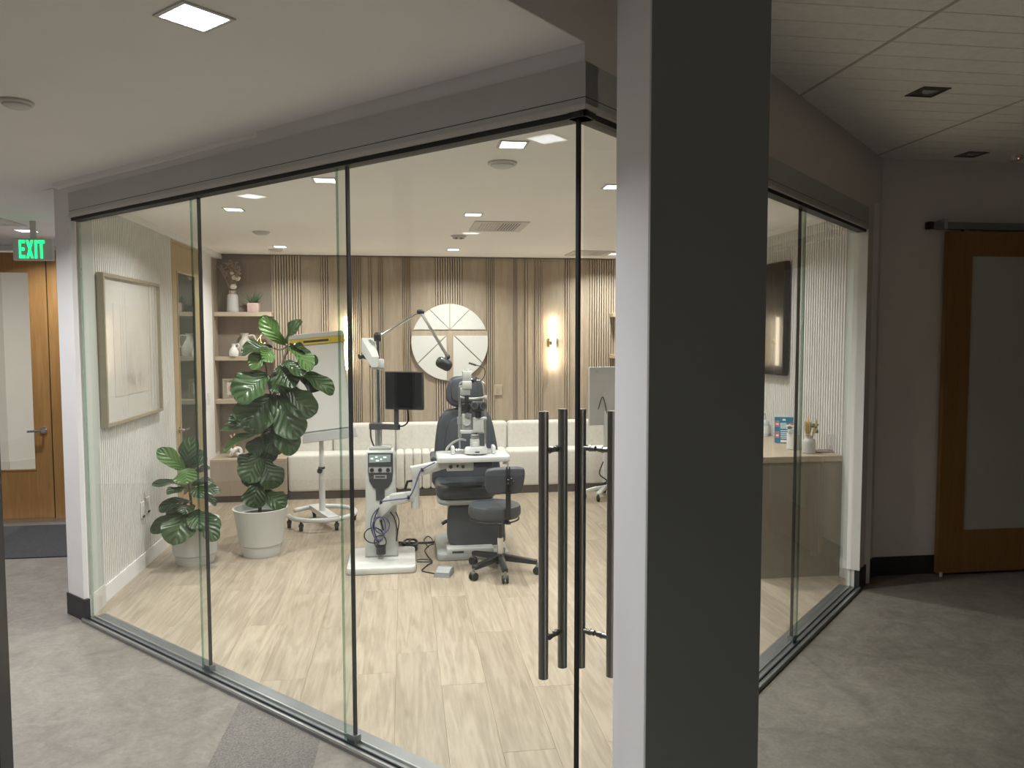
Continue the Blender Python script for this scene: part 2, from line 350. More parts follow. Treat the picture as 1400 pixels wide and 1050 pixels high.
# ---------------------------------------------------------------- mesh helpers
class MB:
    def __init__(s): s.v = []; s.f = []; s.uv = None
    def add(s, vs, fs):
        n = len(s.v); s.v += [tuple(q) for q in vs]; s.f += [tuple(i+n for i in f) for f in fs]; return s
    def obox(s, o, ex, ey, ez, x0, x1, y0, y1, z0, z1):
        vs = [o+ex*x+ey*y+ez*z for z in (z0, z1) for (x, y) in ((x0, y0), (x1, y0), (x1, y1), (x0, y1))]
        return s.add(vs, [(3, 2, 1, 0), (4, 5, 6, 7), (0, 1, 5, 4), (1, 2, 6, 5), (2, 3, 7, 6), (3, 0, 4, 7)])
    def box(s, x0, x1, y0, y1, z0, z1):
        return s.obox(V(0, 0, 0), V(1, 0, 0), V(0, 1, 0), V(0, 0, 1), x0, x1, y0, y1, z0, z1)
    def bm(s, b, M=None):
        vs = [(M @ v.co if M else v.co.copy()) for v in b.verts]; b.verts.index_update()
        s.add(vs, [tuple(v.index for v in f.verts) for f in b.faces]); b.free(); return s
    def rbox(s, c, size, r=0.01, seg=2, M=None):
        b = bmesh.new(); bmesh.ops.create_cube(b, size=1.0)
        for v in b.verts: v.co = Vector((v.co.x*size[0], v.co.y*size[1], v.co.z*size[2]))
        bmesh.ops.bevel(b, geom=list(b.edges), offset=min(r, min(size)*0.49), segments=seg, profile=0.5, affect='EDGES')
        return s.bm(b, Matrix.Translation(c) @ (M or Matrix.Identity(4)))
    def cyl(s, p0, p1, r0, r1=None, n=14, caps=True):
        p0 = Vector(p0); p1 = Vector(p1); r1 = r0 if r1 is None else r1
        a = (p1-p0).normalized(); t = a.cross(V(0, 0, 1))
        if t.length < 1e-4: t = V(1, 0, 0)
        t.normalize(); q = a.cross(t)
        vs = []
        for p, r in ((p0, r0), (p1, r1)):
            for i in range(n):
                an = 2*math.pi*i/n; vs.append(p+t*(r*math.cos(an))+q*(r*math.sin(an)))
        fs = [(i, (i+1) % n, n+(i+1) % n, n+i) for i in range(n)]
        if caps: fs += [tuple(range(n-1, -1, -1)), tuple(range(n, 2*n))]
        return s.add(vs, fs)
    def tube(s, pts, r, n=8, closed=False, rad=None):
        pts = [Vector(p) for p in pts]; m = len(pts); rings = []; prev = None
        for i, p in enumerate(pts):
            if closed: a = pts[(i+1) % m]-pts[i-1]
            else: a = pts[min(i+1, m-1)]-pts[max(i-1, 0)]
            a.normalize()
            if prev is None:
                t = a.cross(V(0, 0, 1))
                if t.length < 1e-3: t = a.cross(V(1, 0, 0))
            else:
                t = prev-a*prev.dot(a)
            t.normalize(); prev = t; q = a.cross(t)
            rr = r if rad is None else rad[i]
            rings.append([p+t*(rr*math.cos(2*math.pi*k/n))+q*(rr*math.sin(2*math.pi*k/n)) for k in range(n)])
        vs = [v for rg in rings for v in rg]; fs = []
        for i in range(m if closed else m-1):
            j = (i+1) % m
            for k in range(n): fs.append((i*n+k, i*n+(k+1) % n, j*n+(k+1) % n, j*n+k))
        if not closed: fs += [tuple(range(n-1, -1, -1)), tuple((m-1)*n+k for k in range(n))]
        return s.add(vs, fs)
    def lathe(s, c, prof, n=24, M=None):
        """profile [(r, z)...] turned about z at c"""
        c = Vector(c); vs = []
        for (r, z) in prof:
            for k in range(n):
                p = V(max(r, 1e-5)*math.cos(2*math.pi*k/n), max(r, 1e-5)*math.sin(2*math.pi*k/n), z)
                vs.append(c+(M @ p if M else p))
        fs = []
        for i in range(len(prof)-1):
            for k in range(n): fs.append((i*n+k, i*n+(k+1) % n, (i+1)*n+(k+1) % n, (i+1)*n+k))
        if prof[0][0] > 1e-4: fs.append(tuple(range(n-1, -1, -1)))
        if prof[-1][0] > 1e-4: fs.append(tuple((len(prof)-1)*n+k for k in range(n)))
        return s.add(vs, fs)
    def plate(s, outline, o, eu, ev, ew, th, r=0.0, seg=2):
        """polygon outline in (u, v) extruded th along ew from origin plane, rims rounded by r"""
        b = bmesh.new()
        vs = [b.verts.new(Vector((u, v, 0))) for u, v in outline]
        f = b.faces.new(vs)
        ex = bmesh.ops.extrude_face_region(b, geom=[f])
        nv = [g for g in ex['geom'] if isinstance(g, bmesh.types.BMVert)]
        for v in nv: v.co.z += th
        bmesh.ops.recalc_face_normals(b, faces=list(b.faces))
        if r > 0:
            ed = [e for e in b.edges if abs(e.verts[0].co.z-e.verts[1].co.z) < 1e-6]
            bmesh.ops.bevel(b, geom=ed, offset=min(r, th*0.49), segments=seg, profile=0.5, affect='EDGES', clamp_overlap=True)
        M = Matrix(((eu.x, ev.x, ew.x, o.x), (eu.y, ev.y, ew.y, o.y), (eu.z, ev.z, ew.z, o.z), (0, 0, 0, 1)))
        return s.bm(b, M)
    def sphere(s, c, r, n=12, sc=(1, 1, 1)):
        pr = [(r*math.sin(math.pi*i/(n//2+2)), -r*math.cos(math.pi*i/(n//2+2))) for i in range(n//2+3)]
        return s.lathe(c, pr, n, Matrix.Diagonal((sc[0], sc[1], sc[2])))

def rrect(w, h, r, n=5, cx=0, cy=0):
    """rounded rectangle outline, counter-clockwise"""
    out = []
    for (sx, sy, a0) in ((1, 1, 0), (-1, 1, 90), (-1, -1, 180), (1, -1, 270)):
        for i in range(n+1):
            a = math.radians(a0+90*i/n)
            out.append((cx+sx*(w/2-r)+r*math.cos(a), cy+sy*(h/2-r)+r*math.sin(a)))
    return out
def spline(pts, n=6):
    """Catmull-Rom through points"""
    P = [Vector(p) for p in pts]; out = []
    for i in range(len(P)-1):
        a, b, c, d = P[max(i-1, 0)], P[i], P[i+1], P[min(i+2, len(P)-1)]
        for k in range(n):
            t = k/n
            out.append(0.5*((2*b)+(c-a)*t+(2*a-5*b+4*c-d)*t*t+(3*b-a-3*c+d)*t**3))
    out.append(P[-1]); return out
def wloc(o):
    p = Vector((0, 0, 0))
    while o is not None:
        p += Vector(o.location); o = o.parent
    return p
def obj(name, mb, m, parent=None, smooth=False, loc=None, label=None):
    """link one mesh object; vertices are given in world space. loc: pivot for top-level meshes"""
    base = wloc(parent) if parent else V(0, 0, 0)
    o_loc = V(0, 0, 0)
    if loc is not None: o_loc = Vector(loc)-base; base = Vector(loc)
    me = bpy.data.meshes.new(name)
    me.from_pydata([tuple(Vector(v)-base) for v in mb.v], [], mb.f)
    if mb.uv:
        ul = me.uv_layers.new(name='UVMap')
        for lp in me.loops: ul.data[lp.index].uv = mb.uv[lp.vertex_index]
    me.validate()
    b = bmesh.new(); b.from_mesh(me)
    if not mb.uv: bmesh.ops.recalc_face_normals(b, faces=list(b.faces))
    b.to_mesh(me); b.free()
    if smooth:
        me.polygons.foreach_set('use_smooth', [True]*len(me.polygons))
        if smooth is not True: me.set_sharp_from_angle(angle=math.radians(smooth))
    me.materials.append(MATS[m])
    o = bpy.data.objects.new(name, me); COL.objects.link(o)
    o.location = o_loc
    if parent: o.parent = parent
    if label: o['label'] = label
    return o
def tag(o, label, cat, group=None, kind=None):
    o['label'] = label; o['category'] = cat
    if group: o['group'] = group
    if kind: o['kind'] = kind
    return o
def thing(name, loc, label, cat, group=None, kind=None):
    o = bpy.data.objects.new(name, None); COL.objects.link(o); o.location = loc
    o.empty_display_size = 0.1
    return tag(o, label, cat, group, kind)
def struct(name, mb, m, label, cat, smooth=False):
    return tag(obj(name, mb, m, smooth=smooth), label, cat, None, 'structure')
X_, Y_, Z_ = V(1, 0, 0), V(0, 1, 0), V(0, 0, 1)

# ================================================================ the setting
KS = 1.73/1.6
G = F(792, 1170)                       # outer corner of the glass, on the floor
_a = math.radians(44.38)
EL = V(-math.sin(_a), math.cos(_a), 0)  # along the glass front that recedes left
ER = V(math.cos(_a), math.sin(_a), 0)   # along the one that recedes right
NL, NR = ER, EL                        # inward normals
XL, XD = -1.935, -1.99                 # ribbed panel face, plain wall face
XR = 3.105
YB = 8.79
ZC, ZLC, ZT = 2.606, 2.630, 2.957
ZG, ZH = 2.433, 2.571                  # glass top, header top
YW = 5.109
YE = 7.84
LEND, REND = 3.55, 3.45

# floors
struct('floor', MB().box(-7, 8, -5, 13, -0.1, 0), 'concrete', 'polished concrete hall floor outside the glass room', 'floor')
pt = [F(326.8, 961), F(284, 1050), F(427, 1050), F(439, 1005)]
pA, pB = pt[0], pt[3]
pd = V(-0.02, -1, 0).normalized()
q = MB().plate([(pA.x, pA.y), (pA.x+pd.x*3, pA.y+pd.y*3), (pB.x+pd.x*3, pB.y+pd.y*3), (pB.x, pB.y)], V(0, 0, -0.003), X_, Y_, Z_, 0.0045)
struct('floor_patch', q, 'concrete_patch', 'darker rough infill strip with exposed aggregate in the concrete floor', 'floor')
# oak planks, each a piece of the room floor
wf = tag(bpy.data.objects.new('floor_oak', None), 'pale oak plank floor of the glass room', 'floor', None, 'structure')
COL.objects.link(wf)
def clip(poly, p, n):
    out = []
    for i in range(len(poly)):
        a, b = poly[i], poly[(i+1) % len(poly)]
        da, db = (a-p).dot(n), (b-p).dot(n)
        if da >= 0: out.append(a)
        if (da >= 0) != (db >= 0): out.append(a+(b-a)*(da/(da-db)))
    return out
PW, PLN = 0.2235, 1.32
prng = random.Random(11)
x = -0.056 - PW*9
i = 0
while x < XR:
    y = 1.6 + (i*0.47 % 1.0)*PLN + prng.uniform(-0.1, 0.1) - PLN
    if i == 9: y = 4.185-3*PLN + PLN     # end joint seen in the picture
    while y < 8.5:
        poly = [V(max(x, XD), y, 0), V(min(x+PW, XR), y, 0), V(min(x+PW, XR), min(y+PLN, 8.5), 0), V(max(x, XD), min(y+PLN, 8.5), 0)]
        for p, n in ((G, NL), (G, NR)): poly = clip(poly, p+n*0.03, n) if len(poly) > 2 else poly
        if len(poly) > 2 and poly[1].x-poly[0].x > -1:
            c = sum(poly, V(0, 0, 0))/len(poly)
            sp = [((v-c).x*0.9985+c.x-c.x, (v-c).y*0.9993) for v in poly]
            sp = [(max(-PW, u), w) for u, w in sp]
            try:
                obj('plank', MB().plate(sp, V(c.x, c.y, 0.0005), X_, Y_, Z_, 0.0055, 0.0012, 1), 'floor_oak', wf, loc=(c.x, c.y, 0))
            except ValueError: pass
        y += PLN
    x += PW; i += 1

# ceilings
def slab(pts, z0, z1): return MB().plate([(p.x, p.y) for p in pts], V(0, 0, z0), X_, Y_, Z_, z1-z0)
GI = G + NL*0.06 + NR*0.06
Lend, Rend = G+EL*LEND, G+ER*REND
struct('ceiling', slab([G+NL*0.02+NR*0.02, V(XR+0.05, (Rend+NR*0.02).y+0.1, 0), V(XR+0.05, YB+0.1, 0), V(XD-0.05, YB+0.1, 0), V(XD-0.05, (Lend+NL*.02).y, 0)], ZC, ZC+0.05), 'ceil_white', 'smooth white drywall ceiling of the glass room', 'ceiling')
A0 = G-NL*0.02-NR*0.022
struct('ceiling_hall', slab([A0, A0+EL*4.0, V(-2.07, (A0+EL*3.8).y+0.0, 0), V(-2.07, YE+0.1, 0), V(-6.5, YE+0.1, 0), V(-6.5, -5, 0), A0-ER*8.0+V(1.5, 0, 0), A0-ER*7], ZLC, ZLC+0.06), 'hall_ceil', 'low drywall ceiling of the hall with a lit square downlight', 'ceiling')
ct = struct('ceiling_tiled', MB().box(-7, 8, -5, 13, ZT+0.03, ZT+0.1), 'grid_white', 'suspended tile ceiling of the dark hall on the right', 'ceiling')

# acoustic tiles of four scored strips, 2 ft x 4 ft
TX0, TY0, TW, TD, SD = 2.027, 2.795, 1.195, 0.6096, 0.1524
tmb = MB()
for k in range(4):
    g = 0.0035
    tmb.add([(0.006, k*SD+g, 0.0), (TW-0.006, k*SD+g, 0.0), (TW-0.006, (k+1)*SD-g, 0.0), (0.006, (k+1)*SD-g, 0.0),
             (0.004, k*SD, 0.009), (TW-0.004, k*SD, 0.009), (TW-0.004, (k+1)*SD, 0.009), (0.004, (k+1)*SD, 0.009)],
            [(3, 2, 1, 0), (0, 1, 5, 4), (1, 2, 6, 5), (2, 3, 7, 6), (3, 0, 4, 7)])
tmb.box(0.004, TW-0.004, 0.003, TD-0.003, 0.009, 0.02)
tile0 = None
for ix in range(-2, 3):
    for iy in range(-7, 4):
        x, y = TX0+ix*TW, TY0+iy*TD
        c = V(x+TW/2, y+TD/2, 0)
        if (c-G).dot(NR) > 0.45 or y+TD > YW+0.35 or c.x < -0.6: continue
        if tile0 is None:
            tile0 = obj('tile', MB().add(tmb.v, tmb.f), 'tile_white', ct); tile0.location = (x, y, ZT); o = tile0
        else:
            o = tile0.copy(); COL.objects.link(o); o.parent = ct; o.location = (x, y, ZT)
for ix in range(-2, 4):
    x = TX0+ix*TW
    obj('grid_bar', MB().box(x-0.007, x+0.007, -1.6, YW, ZT-0.003, ZT+0.012), 'grid_white', ct)

# walls
def wbox(name, x0, x1, y0, y1, z0, z1, m, label, cat='wall'): return struct(name, MB().box(x0, x1, y0, y1, z0, z1), m, label, cat)
wbox('wall_back', XD-0.1, XR+0.1, YB, YB+0.1, 0, ZC+0.05, 'seam_dark', 'wall behind the oak slat panelling of the glass room')
struct('wall_left', MB().plate([(-2.07, YB), (-2.07, 5.13), (-1.935, 4.995), (-1.935, 5.235), (XD, 5.235), (XD, YB)], V(0, 0, 0), X_, Y_, Z_, ZC+0.02), 'wall_white', 'white left wall of the glass room with ribbed panelling', 'wall')
wbox('wall_right', XR, XR+0.1, 4.955, YB, 0, ZC+0.02, 'rib_white', 'white ribbed right wall of the glass room behind the television')
wbox('wall_corridor', 3.205, 8, YW, YW+0.1, 0, ZT+0.03, 'wall_taupe', 'taupe wall with the sliding door in the dark hall')
wbox('wall_rear', -7, 8, -5.1, -5, 0, ZT+0.1, 'wall_taupe', 'plain wall far across the hall')
wbox('wall_hall_left', -6.6, -6.5, -5, 13, 0, ZT+0.1, 'wall_white', 'plain white side wall of the hall')
wbox('wall_hall_right', 7.9, 8, -5, YW, 0, ZT+0.1, 'wall_taupe', 'plain taupe side wall of the dark hall')
# ribbed panelling
RY0, RY1 = 5.24, 6.97
rb = MB()
n = 50
for k in range(n):
    y = RY0+(RY1-RY0)*k/n; w = (RY1-RY0)/n
    rb.add([(XD, y, 0.115), (XL, y+w*0.06, 0.115), (XL, y+w*0.62, 0.115), (XD, y+w*0.68, 0.115), (XD, y, ZC-0.05), (XL, y+w*0.06, ZC-0.05), (XL, y+w*0.62, ZC-0.05), (XD, y+w*0.68, ZC-0.05)],
           [(0, 1, 5, 4), (1, 2, 6, 5), (2, 3, 7, 6), (0, 3, 2, 1), (4, 5, 6, 7)])
wl = bpy.data.objects['wall_left']
rb.box(XD, XL-0.016, RY0, RY1, 0.115, ZC-0.05)
r_ = obj('rib_panel', rb, 'rib_white', wl); r_['kind'] = 'stuff'
obj('crown_trim', MB().box(XD, XL+0.012, RY0, YB, ZC-0.05, ZC), 'wall_white', wl)
struct('baseboard_left', MB().box(XD, XL+0.008, RY0, 7.02, 0.006, 0.115), 'wall_white', 'white baseboard under the ribbed left wall', 'baseboard')
struct('baseboard_corner', MB().box(XD, XD+0.014, 8.02, 8.35, 0.006, 0.115), 'wall_white', 'short white baseboard between the inner door and the low cabinet', 'baseboard')
wr = bpy.data.objects['wall_right']
rb = MB(); n = 106; y0, y1 = 5.15, 8.75
for k in range(n):
    y = y0+(y1-y0)*k/n; w = (y1-y0)/n
    a, b = XR+0.002, XR-0.015
    rb.add([(a, y, 0.0), (b, y+w*0.05, 0.0), (b, y+w*0.6, 0.0), (a, y+w*0.65, 0.0), (a, y, ZC-0.04), (b, y+w*0.05, ZC-0.04), (b, y+w*0.6, ZC-0.04), (a, y+w*0.65, ZC-0.04)],
           [(0, 1, 5, 4), (1, 2, 6, 5), (2, 3, 7, 6), (0, 3, 2, 1), (4, 5, 6, 7)])
r_ = obj('rib_panel', rb, 'rib_white', wr); r_['kind'] = 'stuff'
obj('crown_trim', MB().box(XR-0.014, XR, 4.95, YB, ZC-0.04, ZC), 'wall_white', wr)

# soffits over the glass, stub walls beside it
struct('wall_soffit_left', MB().obox(G, EL, NL, Z_, -0.024, LEND+0.02, -0.024, 0.10, ZH, ZLC+0.02), 'wall_white', 'narrow white drywall band above the left glass header', 'wall')
struct('wall_soffit_right', MB().obox(G, ER, NR, Z_, -9, REND+0.20, -0.0245, 0.10, ZLC+0.001, ZT+0.02).obox(G, ER, NR, Z_, -0.0235, REND+0.20, -0.0245, 0.10, ZH, ZLC+0.001), 'wall_taupe', 'taupe drop wall where the low ceiling meets the tiled ceiling', 'wall')
sL = struct('wall_stub_left', MB().obox(G, EL, NL, Z_, LEND+0.005, 3.765, -0.024, 0.001, 0.0, ZLC), 'wall_white', 'white wall end beside the left glass front', 'wall')
obj('base_block', MB().obox(G, EL, NL, Z_, LEND-0.02, 3.774, -0.032, 0.001, 0.001, 0.135), 'base_black', sL, label='black rubber base')
sR = struct('wall_stub_right', MB().obox(G, ER, NR, Z_, REND, 3.86, -0.024, 0.05, 0.0, ZT+0.01), 'wall_taupe', 'taupe wall end between the right glass front and the dark hall wall', 'wall')
obj('base_block', MB().obox(G, ER, NR, Z_, REND-0.005, 3.80, -0.032, 0.0, 0.001, 0.135), 'base_black', sR, label='black rubber base')
struct('baseboard_right', MB().box(3.19, 3.86, YW-0.012, YW, 0.001, 0.135), 'base_black', 'black rubber baseboard beside the sliding door', 'baseboard')
# jambs just inside the glass ends
jb = struct('trim_1', MB().box(-1.935, -1.920, 5.03, 5.238, 0.14, ZC), 'jamb_grey', 'plain grey end board between the left glass front and the ribbed panel', 'trim')
obj('base_cap', MB().box(-1.935, -1.914, 5.03, 5.242, 0.006, 0.14), 'sensor_white', jb)
jb = struct('trim_2', MB().box(XR-0.018, XR, 4.975, 5.128, 0.14, ZC), 'jamb_grey', 'plain grey end board between the right glass front and the counter', 'trim')
obj('edge_strip', MB().obox(G, ER, NR, Z_, REND-0.012, REND+0.004, -0.034, 0.05, 0.135, ZG), 'wall_white', jb)
obj('base_cap', MB().box(XR-0.022, XR, 4.97, 5.130, 0.006, 0.14), 'sensor_white', jb)

# headers and floor tracks
def header(name, e, n, s0, s1, label):
    h = struct(name, MB().obox(G, e, n, Z_, s0, s1, -0.032, 0.042, ZG+0.008, ZH), 'header_grey', label, 'header')
    obj('track_lip', MB().obox(G, e, n, Z_, s0-0.002, s1, -0.036, -0.006, ZG-0.006, ZG+0.010), 'sensor_white', h)
    obj('gasket', MB().obox(G, e, n, Z_, s0+0.004, s1, -0.022, 0.036, ZG-0.024, ZG-0.004), 'black_rubber', h)
    obj('cover_seam', MB().obox(G, e, n, Z_, s0, s1, -0.0328, -0.0322, ZG+0.030, ZG+0.0325), 'panel_charcoal', h)
header('trim_3', EL, NL, -0.032, LEND, 'grey metal header channel over the left glass front')
header('trim_4', ER, NR, -0.0312, REND, 'grey metal header channel over the right glass front')
def sill(name, e, n, s1, label):
    s = struct(name, MB().obox(G, e, n, Z_, -0.03, s1, -0.045, 0.10, 0.0, 0.014), 'alu_dark', label, 'threshold')
    obj('rail', MB().obox(G, e, n, Z_, -0.03, s1, -0.043, -0.034, 0.014, 0.024), 'alu', s)
    obj('rail', MB().obox(G, e, n, Z_, -0.01, s1, -0.014, -0.008, 0.014, 0.022), 'black_rubber', s)
    obj('rail', MB().obox(G, e, n, Z_, -0.01, s1, 0.022, 0.030, 0.014, 0.024), 'alu', s)
sill('trim_5', EL, NL, LEND, 'dull aluminium floor track under the left glass front')
sill('trim_6', ER, NR, REND, 'dull aluminium floor track under the right glass front')

# glass panels
def panel(name, e, n, s0, s1, off, label, seal0=True, cat='glass panel'):
    root = thing(name, G+e*((s0+s1)/2), label, cat, None, 'structure')
    obj('pane', MB().obox(G, e, n, Z_, s0, s1, off-0.005, off+0.005, 0.018, ZG-0.02), 'glass_clear', root)
    if seal0:
        obj('edge_seal', MB().obox(G, e, n, Z_, s0-0.007, s0+0.004, off-0.007, off+0.007, 0.016, ZG-0.02), 'black_rubber', root)
        obj('corner_clamp', MB().obox(G, e, n, Z_, s0-0.018, s0+0.035, off-0.016, off+0.016, 0.012, 0.05), 'alu_dark', root)
    obj('glass_edge', MB().obox(G, e, n, Z_, s1-0.002, s1+0.0015, off-0.0052, off+0.0052, 0.018, ZG-0.02), 'glass_edge', root)
    return root
d1 = panel('door_1', EL, NL, 0.012, 1.175, -0.004, 'sliding glass door panel of the left front with long steel pull bars', True, 'door')
panel('window_1', EL, NL, 1.130, 2.30, 0.012, 'middle clear glass panel of the left front')
panel('window_2', EL, NL, 2.254, LEND, 0.026, 'end glass panel of the left front before the ribbed wall')
d2 = panel('door_2', ER, NR, 0.012, 1.15, -0.004, 'sliding glass door panel of the right front with long steel pull bars', False, 'door')
panel('window_3', ER, NR, 1.12, 2.27, 0.012, 'middle clear glass panel of the right front beside the pillar')
panel('window_4', ER, NR, 2.225, REND, 0.026, 'end glass panel of the right front before the counter')
def pull(e, n, s, o, parent, z0, z1):
    for sg in (-1, 1):
        c = G+e*s+n*(sg*o-0.004)
        h = obj('pull_bar', MB().cyl(c+Z_*z0, c+Z_*z1, 0.0165, n=20), 'steel_brushed', parent, 40, label='brushed steel pull bar')
        for z in (z0+0.13, z1-0.13):
            g = G+e*s+n*(-0.004)+Z_*z
            obj('standoff', MB().cyl(g+n*(sg*0.005), g+n*(sg*(o-0.01)), 0.0095).cyl(g+n*(sg*0.02), g+n*(sg*0.026), 0.0115), 'steel_brushed', h, 40)
pull(EL, NL, 0.105, 0.056, d1, 0.60, 1.485)
pull(ER, NR, 0.090, 0.060, d2, 0.60, 1.485)

# pillar
PD = 1.89
p0, p1 = W(885.5, 525, PD), W(1044.5, 525, PD)
pw = p1.x-p0.x
pil = struct('pillar', MB().rbox(V((p0.x+p1.x)/2, PD+pw/2+0.002, (ZT+0.03)/2), (pw, pw-0.004, ZT+0.03), 0.003, 1), 'pillar_white', 'square white pillar with one charcoal painted face before the glass corner', 'pillar')
obj('painted_face', MB().box(p0.x+0.003, p1.x+0.001, PD-0.001, PD+0.0025, 0.0, ZT+0.028), 'pillar_charcoal', pil, label='charcoal painted face')
# dark post at the hall's left edge
q = F(16, 1095)
pst = struct('trim_7', MB().rbox(V(q.x-0.06, q.y, ZLC/2), (0.10, 0.10, ZLC), 0.004, 1), 'black_plastic', 'black square post at the edge of the concrete hall', 'post')

# ---------------------------------------------------------------- recessed lights
def downlight(x, y, z, size, lens, label, group, watts, col, beam=None, name='downlight', rot=0.0):
    root = thing(name, (x, y, z), label, 'light', group)
    h = size/2; t = 0.012
    f = MB()
    for (a, b, c, d) in ((-h, h, -h, -h+t), (-h, h, h-t, h), (-h, -h+t, -h+t, h-t), (h-t, h, -h+t, h-t)):
        f.box(x+a, x+b, y+c, y+d, z-0.005, z)
    obj('trim_frame', f, 'can_dark' if watts == 0 else 'sensor_white', root)
    obj('lens', MB().box(x-h+t, x+h-t, y-h+t, y+h-t, z-0.002, z-0.0005), lens, root)
    if watts > 0:
        ld = bpy.data.lights.new('lamp', 'AREA'); ld.shape = 'SQUARE'; ld.size = size-2*t-0.004; ld.energy = watts; ld.color = col
        if beam: ld.spread = math.radians(beam)
        lo = bpy.data.objects.new('lamp', ld); COL.objects.link(lo); lo.parent = root; lo.location = (0, 0, -0.0035)
    else:
        g = MB()
        g.add([(x-h+t, y-h+t, z-0.0005), (x+h-t, y-h+t, z-0.0005), (x+h*0.3, y+h*0.2, z-0.004), (x-h*0.3, y+h*0.2, z-0.004)], [(0, 1, 2, 3)])
        g.box(x-h*0.1, x+h*0.25, y-h*0.2, y+h*0.3, z-0.0045, z-0.0015)
        obj('reflector', g, 'instrument_grey', root)
    root.rotation_euler.z = rot
    return root
DL = ('lit square room downlight closest to the glass corner, beside the round sensor', 'lit square room downlight just inside the left glass front', 'lit square room downlight above the low bushy fig', 'lit square room downlight beside the middle louvred vent', 'lit square room downlight before the round emblem', 'lit square room downlight before the shelf alcove', 'lit square room downlight just inside the right glass front', 'lit square room downlight in the far corner above the mobile cart', 'lit square room downlight above the counter with the television')
DG = 'lit downlights of the glass room'
for dli, (x, y) in enumerate(((0.505, 3.60), (-0.43, 4.55), (-1.155, 5.67), (0.508, 5.69), (0.51, 8.00), (-1.19, 7.96), (1.24, 4.53), (2.26, 8.2), (2.15, 5.69))):
    downlight(x, y, ZC, 0.135, 'lens_warm', DL[dli], DG, ROOM_W, WARM, 145)
downlight(-0.575, 2.362, ZLC, 0.16, 'lens_hall', 'lit square downlight in the low hall ceiling before the glass corner', None, HALL_W, HALLC, 140, rot=0.775)
downlight(-2.212, 4.04, ZLC, 0.16, 'lens_hall', 'lit square downlight in the low hall ceiling beside the left glass front', None, HALL_W, HALLC, 140, rot=0.775)
downlight(-3.145, 5.38, ZLC, 0.16, 'lens_hall', 'lit square downlight in the hall ceiling ahead of the exit sign', None, HALL_W, HALLC, 140)
downlight(-3.17, 7.21, ZLC, 0.16, 'lens_hall', 'lit square downlight in the hall ceiling just above the exit door', None, HALL_W, HALLC, 140)
downlight(-3.9, 2.5, ZLC, 0.16, 'lens_hall', 'added out-of-view fill downlight over the open hall floor beyond the black post', None, HALL_W, HALLC, 140)  # unseen lamp added as fill for the left side of the hall
downlight(-2.6, 0.5, ZLC, 0.16, 'lens_hall', 'added out-of-view fill downlight in the hall ceiling across from the pillar', None, HALL_W, HALLC, 140)  # unseen lamp added to graze the pillar front with light
downlight(-1.5, -2.2, ZT+0.03, 0.16, 'lens_hall', 'added fill downlight behind the camera, far across from the glass corner', None, 13.0, HALLC, 160)  # lamp added behind the camera to lift the dark right wall
for i, (x, y) in enumerate(((2.635, 3.695), (3.84, 4.91))):
    downlight(x, y, ZT-0.0005, 0.15, 'can_dark', ('unlit square downlight in the tiled ceiling over the dark hall', 'unlit square downlight in the tiled ceiling close to the sliding door wall')[i], None, 0, None)  # flat dark lens plates stand in for the shaded recesses of the cans

# ================================================================ back wall panelling, shelves, bench
wb = bpy.data.objects['wall_back']
YF = YB-0.030                       # face of the flat oak boards
def bx(px): return W(px, 450, YF).x
groups = [(375.3, 412.5, 10), (440, 449.5, 3), (481.5, 494, 5), (505.3, 508.5, 1), (518.5, 523.5, 2), (551.3, 561, 4), (596, 632.5, 11), (665.5, 676, 4), (703, 707, 2), (718, 721.5, 1), (731.5, 742, 4), (772.5, 778.5, 2), (806, 848, 13)]
edges = []
zl, zh = 0.0, ZC-0.012
prev = bx(372)
for (a, b, n) in groups:
    xa, xb = bx(a), bx(b)
    if xa-prev > 0.01: obj('panel', MB().box(prev, xa-0.004, YF, YB-0.001, zl, zh), 'panel_oak', wb)
    w = (xb-xa)/n
    for k in range(n):
        x0 = xa+w*k
        obj('slat', MB().box(x0+0.002, x0+w-0.007, YF-0.012, YB-0.001, zl, zh), 'slat_oak', wb)
    prev = xb
obj('panel', MB().box(prev, XR, YF, YB-0.001, zl, zh), 'panel_oak', wb)
obj('panel', MB().box(XD, bx(372)-0.004, YB-0.012, YB-0.001, zl, zh), 'alcove_taupe', wb, label='plain taupe panel behind the shelves')
struct('trim_8', MB().box(XD, XR, YF-0.022, YB, ZC-0.012, ZC), 'seam_dark', 'thin dark trim where the oak panelling meets the ceiling', 'trim')

